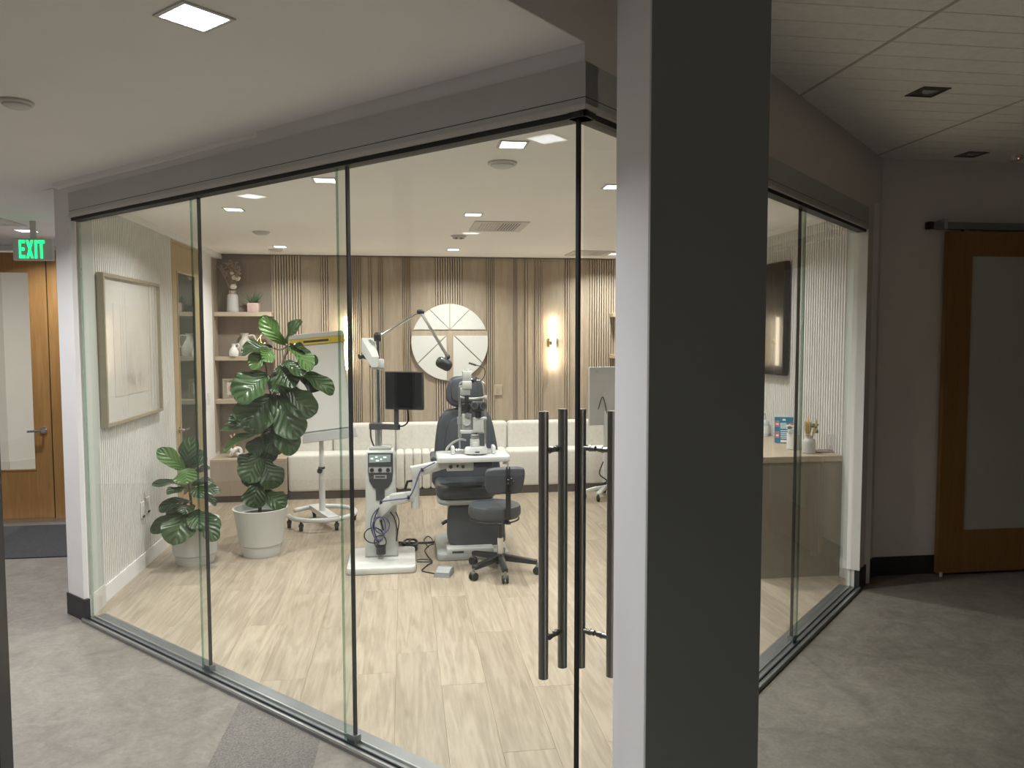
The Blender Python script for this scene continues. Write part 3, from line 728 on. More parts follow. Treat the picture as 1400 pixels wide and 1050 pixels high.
# floating shelves on the left of the panelling
SY = YB-0.20
struct('trim_9', MB().box(XD, XD+0.012, SY-0.01, YB-0.012, 0.5, ZC-0.012), 'cabinet_taupe', 'taupe side panel at the wall end of the shelves', 'trim')
ZS = []
for (yt, yb, px1, lab) in ((426.5, 432.5, 371, 'upper oak floating shelf with the dried flowers and the succulent'), (487.5, 493, 373, 'middle oak floating shelf with the two jugs'), (546, 552, 375, 'lower oak floating shelf with the small framed picture')):
    zt, zb = W(330, yt, SY).z, W(330, yb, SY).z
    x1 = W(px1, yt, SY).x
    ZS.append(zt)
    s = tag(obj('floating_shelf', MB().rbox(V((XD+0.012+x1)/2, (SY+YB-0.012)/2, (zt+zb)/2), (x1-XD-0.012, YB-0.012-SY, zt-zb), 0.003, 1), 'shelf_oak'), lab, 'shelf', 'floating shelves')
for (yt, yb, lab) in ((426.5, 432.5, 'upper'), (487.5, 493, 'middle'), (546, 552, 'lower')):
    zt, zb = W(330, yt, SY).z, W(330, yb, SY).z
    x0 = W(838, 480, SY).x
    tag(obj('floating_shelf', MB().rbox(V((x0+XR-0.014)/2, (SY+YF-0.002)/2, (zt+zb)/2), (XR-0.014-x0, YF-0.002-SY, zt-zb), 0.003, 1), 'shelf_oak'), lab+' oak floating shelf in the far corner behind the mobile cart', 'shelf', 'floating shelves')
# low cabinet under them
CY = 8.32
zc = W(320, 628, CY).z
cx1 = W(392, 650, CY).x
lc = thing('low_cabinet', (XD+0.4, CY, 0.006), 'low taupe cabinet under the floating shelves', 'cabinet')
obj('body', MB().box(XD+0.002, cx1, CY, YB-0.016, 0.075, zc-0.03), 'cabinet_taupe', lc)
obj('top', MB().rbox(V((XD+cx1)/2, (CY+YB)/2-0.008, zc-0.015), (cx1-XD-0.004, YB-CY-0.018, 0.03), 0.003, 1), 'shelf_oak', lc)
obj('plinth', MB().box(XD+0.002, cx1, CY+0.02, YB-0.016, 0.006, 0.075), 'plinth_dark', lc)

# upholstered bench
BY = 8.36
bench = thing('bench', (0.9, BY, 0.006), 'long cream upholstered wall bench with channelled middle', 'bench')
bx0, bx1 = cx1+0.004, XR-0.02
zs, zbk = 0.485, 0.775
obj('plinth', MB().box(bx0, bx1, BY+0.015, YF-0.02, 0.006, 0.085), 'plinth_dark', bench)
mx0, mx1 = W(541, 620, BY).x, W(694, 620, BY).x
def cushion(name, x0, x1, y0, y1, z0, z1, r=0.035):
    return obj(name, MB().rbox(V((x0+x1)/2, (y0+y1)/2, (z0+z1)/2), (x1-x0-0.003, y1-y0, z1-z0), r, 4), 'cream_fabric', bench, True)
cushion('seat', bx0, mx0, BY, YF-0.13, 0.085, zs)
cushion('seat', mx1, bx1, BY, YF-0.13, 0.085, zs)
n = 13
for k in range(n):
    a, b = mx0+(mx1-mx0)*k/n, mx0+(mx1-mx0)*(k+1)/n
    cushion('seat_channel', a, b, BY-0.012, YF-0.13, 0.085, zs+0.004, 0.03)
cuts = [bx0, W(455, 600, 8.6).x, W(541, 600, 8.6).x, W(618, 600, 8.6).x, W(694, 600, 8.6).x, W(770, 600, 8.6).x, W(846, 600, 8.6).x, bx1]
for a, b in zip(cuts[:-1], cuts[1:]): cushion('backrest', a, b, YF-0.14, YF-0.018, zs-0.06, zbk, 0.04)

# round emblem on the panelling
ec = W(615, 468, YF-0.03)
er = (W(668, 468, YF-0.03)-W(562, 468, YF-0.03)).length/2
em = thing('wall_emblem', (ec.x, YF-0.015, ec.z-er), 'large round wall emblem of white segments split by an oak T', 'wall decoration')
def disc(r, n=72): return [(r*math.cos(2*math.pi*i/n), r*math.sin(2*math.pi*i/n)) for i in range(n)]
obj('backing', MB().plate(disc(er), V(ec.x, YF-0.014, ec.z), X_, Z_, -Y_, 0.014), 'slat_oak', em)
def clip2(poly, ox, oy, nx, ny):
    out = []
    for i in range(len(poly)):
        a, b = poly[i], poly[(i+1) % len(poly)]
        da, db = (a[0]-ox)*nx+(a[1]-oy)*ny, (b[0]-ox)*nx+(b[1]-oy)*ny
        if da >= 0: out.append(a)
        if (da >= 0) != (db >= 0):
            t = da/(da-db); out.append((a[0]+(b[0]-a[0])*t, a[1]+(b[1]-a[1])*t))
    return out
k = er/53.5
barT, barB = (468-450.5)*k, (468-459)*k
stem = 4.6*k; gp = 0.45*k
def seg(*planes):
    p = disc(er*0.985)
    for pl in planes: p = clip2(p, *pl)
    obj('segment', MB().plate(p, V(ec.x, YF-0.028, ec.z), X_, Z_, -Y_, 0.012, 0.002, 1), 'emblem_white', em)
s2 = math.sqrt(.5)
hub = barT
seg((0, hub, 0, 1), (0, hub, -s2, -s2+0.0), (0-gp*1.4, hub, -s2, -s2))
seg((0, hub, 0, 1), (gp, hub, s2, s2), (-gp, hub, -1, 0))
seg((0, hub, 0, 1), (gp, hub, 1, 0), (-gp, hub, -s2, s2))
seg((0, hub, 0, 1), (gp*1.4, hub, s2, -s2))
l1 = (-(615-610)*k, barB)
seg((0, barB, 0, -1), (-stem, 0, -1, 0), (l1[0]-gp, l1[1]+gp, -0.70, 0.72))
seg((0, barB, 0, -1), (-stem, 0, -1, 0), (l1[0]+gp, l1[1]-gp, 0.70, -0.72))
l2 = ((621-615)*k, barB)
seg((0, barB, 0, -1), (stem, 0, 1, 0), (l2[0]-gp, l2[1]-gp, -0.70, -0.72))
seg((0, barB, 0, -1), (stem, 0, 1, 0), (l2[0]+gp, l2[1]+gp, 0.70, 0.72))

# sconces
def sconce(px, label):
    c = W(px, 469, YF-0.05); z0, z1 = W(px, 505, YF-0.05).z, W(px, 433, YF-0.05).z
    zm = W(px, 469, YF-0.05).z
    r = thing('wall_sconce', (c.x, YF-0.02, zm), label, 'light', 'tube sconces')
    obj('mount_plate', MB().rbox(V(c.x, YF-0.012, zm), (0.105, 0.022, 0.10), 0.003, 1), 'brass', r)
    obj('clip', MB().rbox(V(c.x, YF-0.045, zm), (0.052, 0.045, 0.05), 0.004, 1), 'brass', r)
    obj('tube', MB().cyl(V(c.x, YF-0.075, z0), V(c.x, YF-0.075, z1), 0.021, n=20), 'sconce_tube', r, 40, label='glowing white glass tube')
sconce(757, 'vertical glowing tube sconce between the round emblem and the far corner')
sconce(474, 'vertical glowing tube sconce between the flip chart and the instrument stand')
# switch plate on the panelling
obj_ = W(681, 533, YF-0.005)
sp = thing('wall_plate', (obj_.x, YF, obj_.z), 'pale outlet plate on the oak panelling below the round emblem', 'outlet')
obj('plate', MB().rbox(V(obj_.x, YF-0.016, obj_.z), (0.09, 0.008, 0.12), 0.003, 1), 'shelf_oak', sp)
obj('socket', MB().rbox(V(obj_.x, YF-0.0215, obj_.z), (0.034, 0.004, 0.067), 0.002, 1), 'cabinet_taupe', sp)

# ---------------------------------------------------------------- things on the shelves
ISY = YB-0.11
def lath(name, px, zbase, prof, m, parent=None, n=28, y=None):
    c = W(px, 450, y or ISY); c.z = zbase
    return obj(name, MB().lathe(c, prof, n), m, parent, 35), c
ppu = (W(301, 400, ISY)-W(300, 400, ISY)).length     # metres per pixel at the shelves
def fig(name, px, zb, label, cat, y=None):
    c = W(px, 450, y or ISY); c.z = zb
    return thing(name, c, label, cat), c
# vase with dried flowers
v, c = fig('vase', 319, ZS[0], 'grey-white bottle vase with a tan neck holding dried flowers on the top shelf', 'vase')
h = 30*ppu
obj('body', MB().lathe(c, [(0.001, 0.001), (7.6*ppu, 0.001), (8.4*ppu, 2*ppu), (7.3*ppu, 23.5*ppu), (6.2*ppu, 25*ppu), (4.6*ppu, 26*ppu)], 28), 'ceramic_grey', v, 35)
obj('neck', MB().lathe(c, [(4.7*ppu, 25.6*ppu), (4.6*ppu, 28*ppu), (5.4*ppu, 30.5*ppu), (4.6*ppu, 30.6*ppu), (3.9*ppu, 28*ppu), (3.7*ppu, 26.5*ppu)], 24), 'ceramic_tan', v, 35)
fl = thing('dried_flowers', c+Z_*(27*ppu), 'bunch of dried twiggy beige flowers in the bottle vase', 'dried flowers')
rg = random.Random(3)
for k in range(16):
    a = rg.uniform(-1, 1); ln = rg.uniform(24, 46)*ppu
    tip = c+V((a*17-4)*ppu, rg.uniform(-.05, .05), 30*ppu+ln*(1-0.25*abs(a)))
    mid = (c+Z_*30*ppu)*0.5+tip*0.5+V(rg.uniform(-4, 4)*ppu, 0, 3*ppu)
    s = obj('twig', MB().tube(spline([c+V(a*1.5*ppu, 0, 27*ppu), mid, tip], 4), 0.0034, 5), 'dried_beige', fl, True)
    hd = MB()
    for j in range(7):
        t = rg.uniform(0.45, 1.0); p = mid*(1-t)+tip*t
        e = p+V(rg.uniform(-5, 5)*ppu, rg.uniform(-.02, .02), rg.uniform(0, 5)*ppu)
        hd.tube([p, (p+e)/2+V(0, 0, ppu), e], 0.0026, 4).sphere(e, 0.008, 6)
    obj('sprig', hd, 'dried_beige', s, True)
for (dx, dz, r) in ((2, 36, 4.6), (8, 47, 3.4), (4, 49, 4.2), (0.5, 55, 2.6), (10, 48.5, 2.4)):
    p = c+V(dx*ppu, -0.02, dz*ppu)
    m_ = MB()
    for j in range(6):
        an = j*1.05
        m_.sphere(p+V(math.cos(an)*r*0.45*ppu, -0.004, math.sin(an)*r*0.4*ppu), r*0.62*ppu, 8, (1, .7, .8))
    obj('bloom', m_, 'dried_white', fl, True)
# succulent
v, c = fig('planter', 347.5, ZS[0], 'small square pink stone planter on the top shelf', 'planter')
obj('pot', MB().rbox(c+V(0, 0, 6.6*ppu), (15.6*ppu, 15*ppu, 13*ppu), 0.006, 2), 'pink_stone', v, 35)
obj('soil', MB().rbox(c+V(0, 0, 13.1*ppu), (13*ppu, 12.4*ppu, 0.006), 0.002, 1), 'soil', v)
su = thing('succulent', c+Z_*(13*ppu), 'small spiky dark green succulent in the pink planter', 'plant')
for k in range(15):
    a = rg.uniform(-1, 1); ln = rg.uniform(9, 17)*ppu*(1.1-0.3*abs(a))
    b0 = c+V(a*4*ppu, rg.uniform(-.02, .02), 13.2*ppu)
    e = b0+V(a*11*ppu, rg.uniform(-.03, .02), ln)
    obj('leaf', MB().tube([b0, b0*.6+e*.4+V(0, 0, .01), e], 0.006, 6, rad=[0.008, 0.007, 0.001]), 'succulent_green', su, True)
# jugs
def jug(name, px, s, m, label, dy=0.0, hx=1):
    v, c = fig(name, px, ZS[1], label, 'jug', ISY+dy)
    obj('body', MB().lathe(c, [(0.001, 0.001), (6.0*s, 0.001), (7.2*s, 3*s), (7.0*s, 8*s), (4.6*s, 13*s), (2.9*s, 15.5*s), (2.9*s, 18.5*s), (3.6*s, 20*s), (3.0*s, 20*s), (2.4*s, 17*s)], 26), m, v, 40)
    obj('handle', MB().tube(spline([c+V(2.8*s, 0, 17.5*s), c+V(7*s, 0, 18.0*s), c+V(9.2*s, 0, 14*s), c+V(8.6*s, 0, 9.5*s), c+V(6.6*s, 0, 7.5*s)] if hx == 1 else [c+V(3*s, 0, 18.5*s), c+V(6*s, 0, 19.5*s), c+V(8*s, 0, 17*s), c+V(6.5*s, 0, 13.6*s), c+V(4.6*s, 0, 13*s)], 5), 0.8*s, 8), m, v, True)
jug('jug', 319, 0.92*ppu, 'ceramic_white', 'small white jug with a loop handle on the middle shelf', -0.065, 2)
jug('jug', 334.5, 1.66*ppu, 'ceramic_stone', 'taller stone-coloured jug with a wide handle on the middle shelf', 0.045)
# golden sculpture
v, c = fig('sculpture', 360, ZS[1], 'shiny gold twisted sculpture on the middle shelf behind the fig leaves', 'sculpture')
pts = []
for k in range(40):
    t = k/40*2*math.pi
    pts.append(c+V(7*ppu*math.sin(2*t)+3.5*ppu*math.sin(t), 0.03*math.cos(3*t), 24*ppu+9*ppu*math.sin(t+0.5)+4*ppu*math.cos(3*t)))
obj('loop', MB().tube(pts, 1.5*ppu, 8, True), 'gold', v, True)
obj('stand', MB().cyl(c+Z_*0.001, c+Z_*(10*ppu), 0.012).cyl(c+Z_*0.001, c+Z_*0.012, 0.045, n=20), 'gold', v, 40)
# framed photo
fz0 = ZS[2]; fp = W(322, 520, ISY-0.01)
v = thing('picture_frame', (fp.x, ISY, fz0), 'small champagne picture frame with a copper round motif on the lower shelf', 'picture frame')
fw_, fh_ = 33*ppu, 29*ppu
def frame_ring(mb, x0, x1, z0, z1, t, y0, y1):
    mb.box(x0, x1, y0, y1, z0, z0+t).box(x0, x1, y0, y1, z1-t, z1).box(x0, x0+t, y0, y1, z0+t, z1-t).box(x1-t, x1, y0, y1, z0+t, z1-t); return mb
fx0 = W(304.5, 530, ISY).x
obj('frame', frame_ring(MB(), fx0, fx0+fw_, fz0+0.001, fz0+fh_, 0.016, ISY-0.012, ISY+0.012), 'frame_champagne', v)
obj('mount', MB().box(fx0+0.012, fx0+fw_-0.012, ISY, ISY+0.008, fz0+0.012, fz0+fh_-0.012), 'ceramic_tan', v)
obj('print', MB().box(fx0+0.045, fx0+fw_-0.045, ISY-0.003, ISY, fz0+0.045, fz0+fh_-0.04), 'paper_white', v)
obj('motif', MB().plate(disc(0.042, 24), V(fx0+0.10, ISY-0.003, fz0+fh_*0.52), X_, Z_, -Y_, 0.002), 'copper', v)
obj('glazing', MB().box(fx0+0.014, fx0+fw_-0.014, ISY-0.010, ISY-0.007, fz0+0.014, fz0+fh_-0.014), 'glass_picture', v)
# low cabinet top: knot sculpture, white vase, copper piece
LY = CY+0.17
v, c = fig('sculpture', 316, zc, 'white ceramic knot sculpture on the low cabinet', 'sculpture', LY)
p2 = (W(301, 600, LY)-W(300, 600, LY)).length
pts = []
for k in range(48):
    t = k/48*2*math.pi
    pts.append(c+V((math.sin(t)+1.5*math.sin(2*t))*4.1*p2, (math.cos(t)-1.5*math.cos(2*t))*0.028, 7.6*p2-math.sin(3*t)*4.4*p2))
obj('knot', MB().tube(pts, 2.5*p2, 9, True), 'ceramic_white', v, True)
v, c = fig('vase', 340, zc, 'squat stone-white vase on the low cabinet behind the fig trunk', 'vase', LY)
obj('body', MB().lathe(c, [(0.001, 0.001), (6*p2, 0.001), (9*p2, 6*p2), (8*p2, 13*p2), (4.5*p2, 17.5*p2), (5.0*p2, 19.5*p2), (4.0*p2, 19.5*p2), (3.6*p2, 16*p2)], 28), 'ceramic_stone', v, 40)
obj('rim', MB().lathe(c, [(4.6*p2, 18.4*p2), (5.3*p2, 19.0*p2), (5.3*p2, 19.8*p2), (4.2*p2, 19.8*p2)], 28), 'ceramic_tan', v, 40)
v, c = fig('wall_ornament', 317, W(317, 606, YB-0.06).z, 'coppery branching ornament in the alcove above the low cabinet', 'ornament', YB-0.06)
cb = Vector(c)
mo = MB()
for (dx, dz) in ((-6, 12), (0, 14), (5, 13), (9, 9), (-3, 6)):
    mo.tube(spline([cb, cb+V(dx*.4*p2, -0.02, dz*.6*p2), cb+V(dx*p2, 0, dz*p2)], 4), 0.010, 6)
obj('branches', mo, 'copper', v, True)
obj('foot', MB().cyl(V(cb.x, cb.y, zc+0.001), cb, 0.012).cyl(V(cb.x, cb.y, zc+0.001), V(cb.x, cb.y, zc+0.012), 0.04, n=16), 'copper', v, 40)

# ---------------------------------------------------------------- left wall: picture, outlets, inner door
pa, pb = WX(148, 478, XL+0.045), WX(221, 476, XL+0.045)
y0, y1 = 5.303, 6.475; z0, z1 = 1.142, 2.138
pf = thing('framed_picture', (XL, (y0+y1)/2, z0), 'large champagne framed abstract charcoal print on the ribbed wall', 'picture')
xo, t = XL+0.046, 0.022
m_ = MB()
m_.box(XL+0.001, xo, y0, y1, z0, z0+t).box(XL+0.001, xo, y0, y1, z1-t, z1).box(XL+0.001, xo, y0, y0+t, z0+t, z1-t).box(XL+0.001, xo, y1-t, y1, z0+t, z1-t)
obj('frame', m_, 'frame_champagne', pf)
obj('mount', MB().box(XL+0.001, XL+0.020, y0+t, y1-t, z0+t, z1-t), 'paper_white', pf)
obj('print', MB().box(XL+0.020, XL+0.023, y0+0.22, y1-0.20, z0+0.18, z1-0.19), 'art_print', pf)
obj('glazing', MB().box(XL+0.034, XL+0.037, y0+t, y1-t, z0+t, z1-t), 'glass_picture', pf)
for i, (px, py, lab) in enumerate(((195, 697, 'white outlet plate on the ribbed wall, the one farther from the small fig'), (202, 690, 'white outlet plate on the ribbed wall, the one next to the small fig'))):
    c = WX(px, py, XL+0.004)
    r = thing('outlet', (XL, c.y, c.z), lab, 'outlet', 'outlet plates')
    obj('plate', MB().rbox(V(XL+0.004, c.y, c.z), (0.007, 0.078, 0.122), 0.003, 1), 'plate_white', r)
    obj('socket', MB().rbox(V(XL+0.008, c.y, c.z-0.004), (0.004, 0.036, 0.068), 0.001, 1), 'sensor_white', r)
    obj('plug', MB().rbox(V(XL+0.013, c.y, c.z-0.05), (0.012, 0.03, 0.016), 0.003, 1), 'black_plastic', r)
c = WX(285, 545, XD+0.004)
r = thing('light_switch', (XD, 8.33, c.z), 'white rocker light switch beside the shelf alcove', 'switch')
obj('plate', MB().rbox(V(XD+0.004, 8.33, c.z), (0.007, 0.075, 0.12), 0.003, 1), 'plate_white', r)
obj('rocker', MB().rbox(V(XD+0.009, 8.33, c.z), (0.006, 0.034, 0.066), 0.002, 1), 'plate_white', r)
# inner door
dy0, dy1 = 7.05, 8.0; dz = 2.565
d = thing('door_3', (XD, (dy0+dy1)/2, 0.006), 'light oak inner door with a tall glass lite in the left wall', 'door', None, 'structure')
xf = XD+0.022
def rail(y0_, y1_, z0_, z1_): return MB().box(XD+0.001, xf, y0_, y1_, z0_, z1_)
obj('frame', MB().box(XD+0.001, xf+0.016, dy0-0.02, dy0+0.02, 0.006, dz).box(XD+0.001, xf+0.016, dy1-0.02, dy1+0.02, 0.006, dz).box(XD+0.001, xf+0.016, dy0+0.02, dy1-0.02, dz-0.03, dz), 'door_oak', d)
obj('leaf', rail(dy0+0.022, dy0+0.19, 0.012, dz-0.03).box(XD+0.001, xf, dy1-0.19, dy1-0.022, 0.012, dz-0.03).box(XD+0.001, xf, dy0+0.19, dy1-0.19, dz-0.27, dz-0.03).box(XD+0.001, xf, dy0+0.19, dy1-0.19, 0.012, 0.30), 'door_oak', d)
obj('lite', MB().box(XD+0.010, XD+0.016, dy0+0.19, dy1-0.19, 0.30, dz-0.27), 'glass_dark', d)
obj('lite_bead', MB().box(XD+0.012, xf+0.006, dy0+0.18, dy0+0.195, 0.29, dz-0.26).box(XD+0.012, xf+0.006, dy1-0.195, dy1-0.18, 0.29, dz-0.26).box(XD+0.012, xf+0.006, dy0+0.195, dy1-0.195, dz-0.275, dz-0.26), 'shelf_oak', d)
for z in (0.35, 1.05, 1.75, 2.35): obj('hinge', MB().cyl(V(xf+0.024, dy1+0.004, z-0.05), V(xf+0.024, dy1+0.004, z+0.05), 0.009, n=10), 'alu_dark', d, 40)
hz = WX(236, 593, XD+0.05).z
lv = MB().cyl(V(xf, dy0+0.10, hz), V(xf+0.012, dy0+0.10, hz), 0.028, n=18).cyl(V(xf+0.01, dy0+0.10, hz), V(xf+0.06, dy0+0.10, hz), 0.011).cyl(V(xf+0.055, dy0+0.10, hz), V(xf+0.055, dy0+0.24, hz), 0.010)
obj('lever_handle', lv, 'chrome', d, 40)

# ---------------------------------------------------------------- fiddle-leaf figs
def prof(t):
    """fiddle outline: narrow waist, broad rounded end"""
    if t <= 0.64:
        pts = ((0, .05), (.06, .30), (.16, .52), (.30, .60), (.42, .72), (.54, .92), (.64, 1.0))
        for (a, x), (b, y) in zip(pts[:-1], pts[1:]):
            if t <= b: return x+(y-x)*(t-a)/(b-a)
    return max(0.03, math.sqrt(max(0.0, 1-((t-0.64)/0.36)**2)))
LT = (0, .06, .14, .22, .32, .42, .52, .62, .72, .80, .87, .93, .97, 1.0)
def leaf(parent, base, tip, width, nrm, bend=0.12, fold=0.10, wave=0.05, m='leaf_fig', seed=0, sag=0.0):
    base, tip, nrm = Vector(base), Vector(tip), Vector(nrm)
    ax = tip-base; ln = ax.length; a = ax.normalized()
    side = a.cross(nrm)
    if side.length < 1e-3: side = a.cross(V(0.3, 0.2, 1))
    side.normalize(); nn = side.cross(a).normalized()
    rgn = random.Random(seed*31+5); ph = rgn.uniform(0, 6); curl = rgn.uniform(-0.05, 0.06)
    mb = MB(); uv = []
    C_ = 9
    for i, t in enumerate(LT):
        for j in range(C_):
            u = (j-(C_-1)/2)/((C_-1)/2)
            pr = prof(t); w = pr*width/2
            off = bend*ln*(math.sin(math.pi*t)) - sag*ln*t*t
            off += (fold*u*u + curl*u*abs(u))*width*pr
            off += wave*width*abs(u)*math.sin(10*t+ph+(1.7 if u > 0 else 0))
            off += 0.018*width*math.sin(26*(t-0.3*abs(u)))*(1-abs(u))*pr
            w *= 1+0.07*math.sin(13*t+ph+(2 if u > 0 else 0))*abs(u)
            mb.v.append(tuple(base+a*(ln*t)+side*(w*u)+nn*off))
            uv.append((u, t))
    for i in range(len(LT)-1):
        for j in range(C_-1): mb.f.append((i*C_+j, i*C_+j+1, (i+1)*C_+j+1, (i+1)*C_+j))
    mb.uv = uv
    return obj('leaf', mb, m, parent, True)
def pot(name, px, py, rb, rt_, h, label, step=0.2):
    f = F(px, py); f.y += rb*0.8; 
    v = thing(name, (f.x, f.y, 0.006), label, 'pot')
    z = 0.006
    hs = h*step
    pr = [(0.001, z), (rb*0.97, z), (rb, z+0.008), (rb*1.06, z+hs), (rb*1.16, z+hs+0.012), (rt_-0.005, z+h-0.01), (rt_, z+h), (rt_-0.014, z+h+0.001), (rt_-0.02, z+h-0.05)]
    obj('body', MB().lathe(V(f.x, f.y, 0), pr, 40), 'pot_white', v, 35)
    obj('soil', MB().lathe(V(f.x, f.y, 0), [(rt_-0.022, z+h-0.055), (rt_*0.5, z+h-0.045), (0.001, z+h-0.043)], 28), 'soil', v, 40)
    return f, z+h-0.045
# tall fig
f, zs_ = pot('plant_pot', 354, 764, 0.140, 0.212, 0.375, 'large white tapered pot holding the tall fig', 0.22)
PY = f.y
tall = thing('fiddle_leaf_fig', (f.x, f.y, zs_), 'tall fiddle-leaf fig with a bare twisting stem and big glossy leaves', 'plant')
def P(px, py, dy=0.0): return W(px, py, PY+dy)
stem_px = [(355, 700), (356, 660), (353, 630), (358, 600), (361, 585), (363, 560), (371, 545), (380, 528), (386, 505), (388, 490), (393, 480), (392, 472)]
sp_ = spline([P(a, b) for a, b in stem_px], 3)
sp_[0].z = zs_-0.02
obj('trunk', MB().tube(sp_, 0.012, 8, rad=[0.014-0.006*i/len(sp_) for i in range(len(sp_))]), 'stem_brown', tall, True)
for pts in ([(371, 543), (365, 515), (364, 503), (362, 495)], [(392, 474), (383, 478), (374, 476)], [(386, 505), (400, 512), (412, 512)], [(375, 540), (388, 530), (396, 520)]):
    obj('branch', MB().tube(spline([P(a, b) for a, b in pts], 4), 0.006, 6), 'stem_brown', tall, True)
TALL = [  # base px, tip px, width px, dy base, dy tip, normal, fresh?
    ((390, 472), (358, 432), 24, 0, -.05, (-.55, -1, .55), 1), ((392, 470), (412, 440), 26, 0, -.12, (.3, -.8, .9), 0),
    ((373, 476), (330, 483), 30, 0, -.10, (-.2, -.7, 1), 0), ((372, 480), (340, 501), 22, -.02, -.14, (0, -1, .2), 1), ((371, 478), (360, 494), 20, -.05, -.16, (.4, -1, .3), 1),
    ((394, 474), (424, 506), 28, -.03, -.16, (.45, -.6, 1), 1), ((395, 470), (422, 488), 22, 0, -.04, (.4, -.3, 1), 0), ((393, 476), (414, 472), 14, .02, .08, (.2, .4, 1), 0),
    ((380, 500), (402, 530), 30, -.04, -.2, (0.1, -1, .5), 0), ((384, 498), (415, 512), 30, -.05, -.2, (.2, -.5, 1), 0), ((378, 505), (385, 537), 26, -.05, -.16, (-.5, -1, .5), 0),
    ((412, 500), (422, 478), 12, .02, .04, (1, -.6, .2), 0), ((416, 500), (434, 488), 15, .02, .06, (.6, -1, -.2), 0), ((412, 510), (456, 538), 24, 0, -.06, (.35, -1, .6), 0),
    ((410, 512), (440, 532), 24, .02, -.02, (.1, -1, .2), 0),
    ((366, 512), (326, 550), 46, -.06, -.22, (-.2, -1, .45), 0), ((364, 512), (318, 530), 26, 0, -.04, (-.4, -1, .6), 0),
    ((372, 540), (334, 588), 52, -.04, -.16, (0, -1, .25), 0), ((376, 540), (408, 600), 40, -.04, -.12, (.15, -1, .1), 0), ((384, 535), (432, 565), 36, -.02, -.08, (.2, -1, .1), 0),
    ((390, 528), (428, 560), 28, -.03, -.05, (.5, -1, -.2), 0), ((380, 560), (398, 623), 32, -.05, -.1, (.3, -1, .0), 0), ((362, 560), (350, 592), 34, -.08, -.16, (-.1, -1, .1), 0), ((370, 562), (392, 590), 34, -.02, -.05, (.0, -1, .3), 0),
    ((360, 585), (301, 588), 22, -.02, -.1, (-.1, -.5, 1), 0), ((358, 592), (305, 616), 18, -.03, -.12, (-.3, -.6, 1), 1), ((345, 578), (312, 572), 20, -.05, -.12, (0, -.5, 1), 0),
    ((363, 592), (384, 620), 26, .02, -.02, (.1, -1, .2), 0), ((357, 597), (347, 622), 26, 0, -.04, (-.2, -1, .2), 0),
    ((356, 622), (337, 660), 32, -.02, -.08, (-.15, -1, .15), 0), ((354, 618), (330, 642), 26, .03, 0, (-.2, -1, .3), 0), ((358, 628), (380, 666), 34, -.02, -.06, (.15, -1, .1), 0), ((352, 640), (335, 664), 20, .03, .02, (-.1, -1, .2), 0),
    ((355, 655), (346, 695), 30, -.05, -.1, (-.05, -1, .1), 0), ((358, 672), (390, 694), 26, -.03, -.07, (.1, -.9, .5), 0), ((360, 602), (372, 632), 22, .04, .02, (.1, -1, 0), 0),
]
for i, (b, tp, w, d0, d1_, nr, fr) in enumerate(TALL):
    k_ = (P(b[0]+1, b[1])-P(b[0], b[1])).length
    leaf(tall, P(b[0], b[1], d0), P(tp[0], tp[1], d1_), w*1.12*k_, nr, 0.10, 0.16, 0.07, 'leaf_fresh' if fr else 'leaf_fig', i, 0.04)
# small fig
f, zs_ = pot('plant_pot', 262, 775, 0.137, 0.180, 0.335, 'smaller white tapered pot holding the low bushy fig', 0.2)
SYp = f.y
small = thing('fiddle_leaf_fig', (f.x, f.y, zs_), 'low bushy fiddle-leaf fig by the ribbed wall', 'plant')
def P2(px, py, dy=0.0): return W(px, py, SYp+dy)
sp_ = spline([P2(262, 735), P2(262, 700), P2(259, 665), P2(254, 640)], 4); sp_[0].z = zs_-0.02
obj('trunk', MB().tube(sp_, 0.010, 8), 'stem_brown', small, True)
SMALL = [
    ((255, 645), (216, 614), 24, 0, -.12, (.3, -1, .4), 1), ((253, 642), (262, 598), 26, 0, -.02, (.1, -1, .05), 0), ((262, 640), (283, 626), 18, .02, .02, (.1, -.7, .8), 0),
    ((256, 640), (255, 662), 34, -.06, -.16, (0, -1, .5), 1), ((264, 648), (287, 638), 11, 0, .08, (.4, -.8, .8), 0),
    ((256, 665), (208, 662), 24, 0, -.12, (-.1, -.4, 1), 0), ((255, 668), (230, 675), 22, -.06, -.2, (-.1, -.6, 1), 0), ((262, 668), (276, 680), 20, -.05, -.2, (.1, -.6, 1), 0),
    ((266, 668), (301, 672), 18, 0, -.06, (.1, -.6, 1), 0), ((262, 664), (292, 658), 18, .03, .06, (.2, -.5, 1), 0),
    ((262, 685), (217, 697), 28, -.02, -.14, (-.1, -.55, 1), 0), ((262, 690), (250, 702), 26, -.06, -.22, (0, -.6, 1), 0),
    ((258, 702), (205, 727), 24, -.02, -.12, (-.4, -.9, .7), 0), ((257, 698), (238, 744), 44, -.10, -.30, (-.1, -1, .35), 0), ((266, 700), (300, 724), 24, -.02, -.08, (.4, -.8, .8), 0), ((268, 700), (296, 738), 26, -.10, -.24, (.3, -1, .5), 0),
    ((266, 698), (274, 722), 28, -.10, -.26, (.2, -1, .4), 0), ((256, 690), (226, 706), 22, .03, .03, (-.3, -.8, .9), 0), ((268, 672), (296, 690), 16, .02, .02, (.3, -.5, 1), 0), ((260, 640), (276, 615), 16, .03, .06, (.3, -1, .3), 0),
]
for i, (b, tp, w, d0, d1_, nr, fr) in enumerate(SMALL):
    k_ = (P2(b[0]+1, b[1])-P2(b[0], b[1])).length
    leaf(small, P2(b[0], b[1], d0), P2(tp[0], tp[1], d1_), w*1.05*k_, nr, 0.10, 0.08, 0.05, 'leaf_fresh' if fr else 'leaf_fig', 100+i, 0.05)

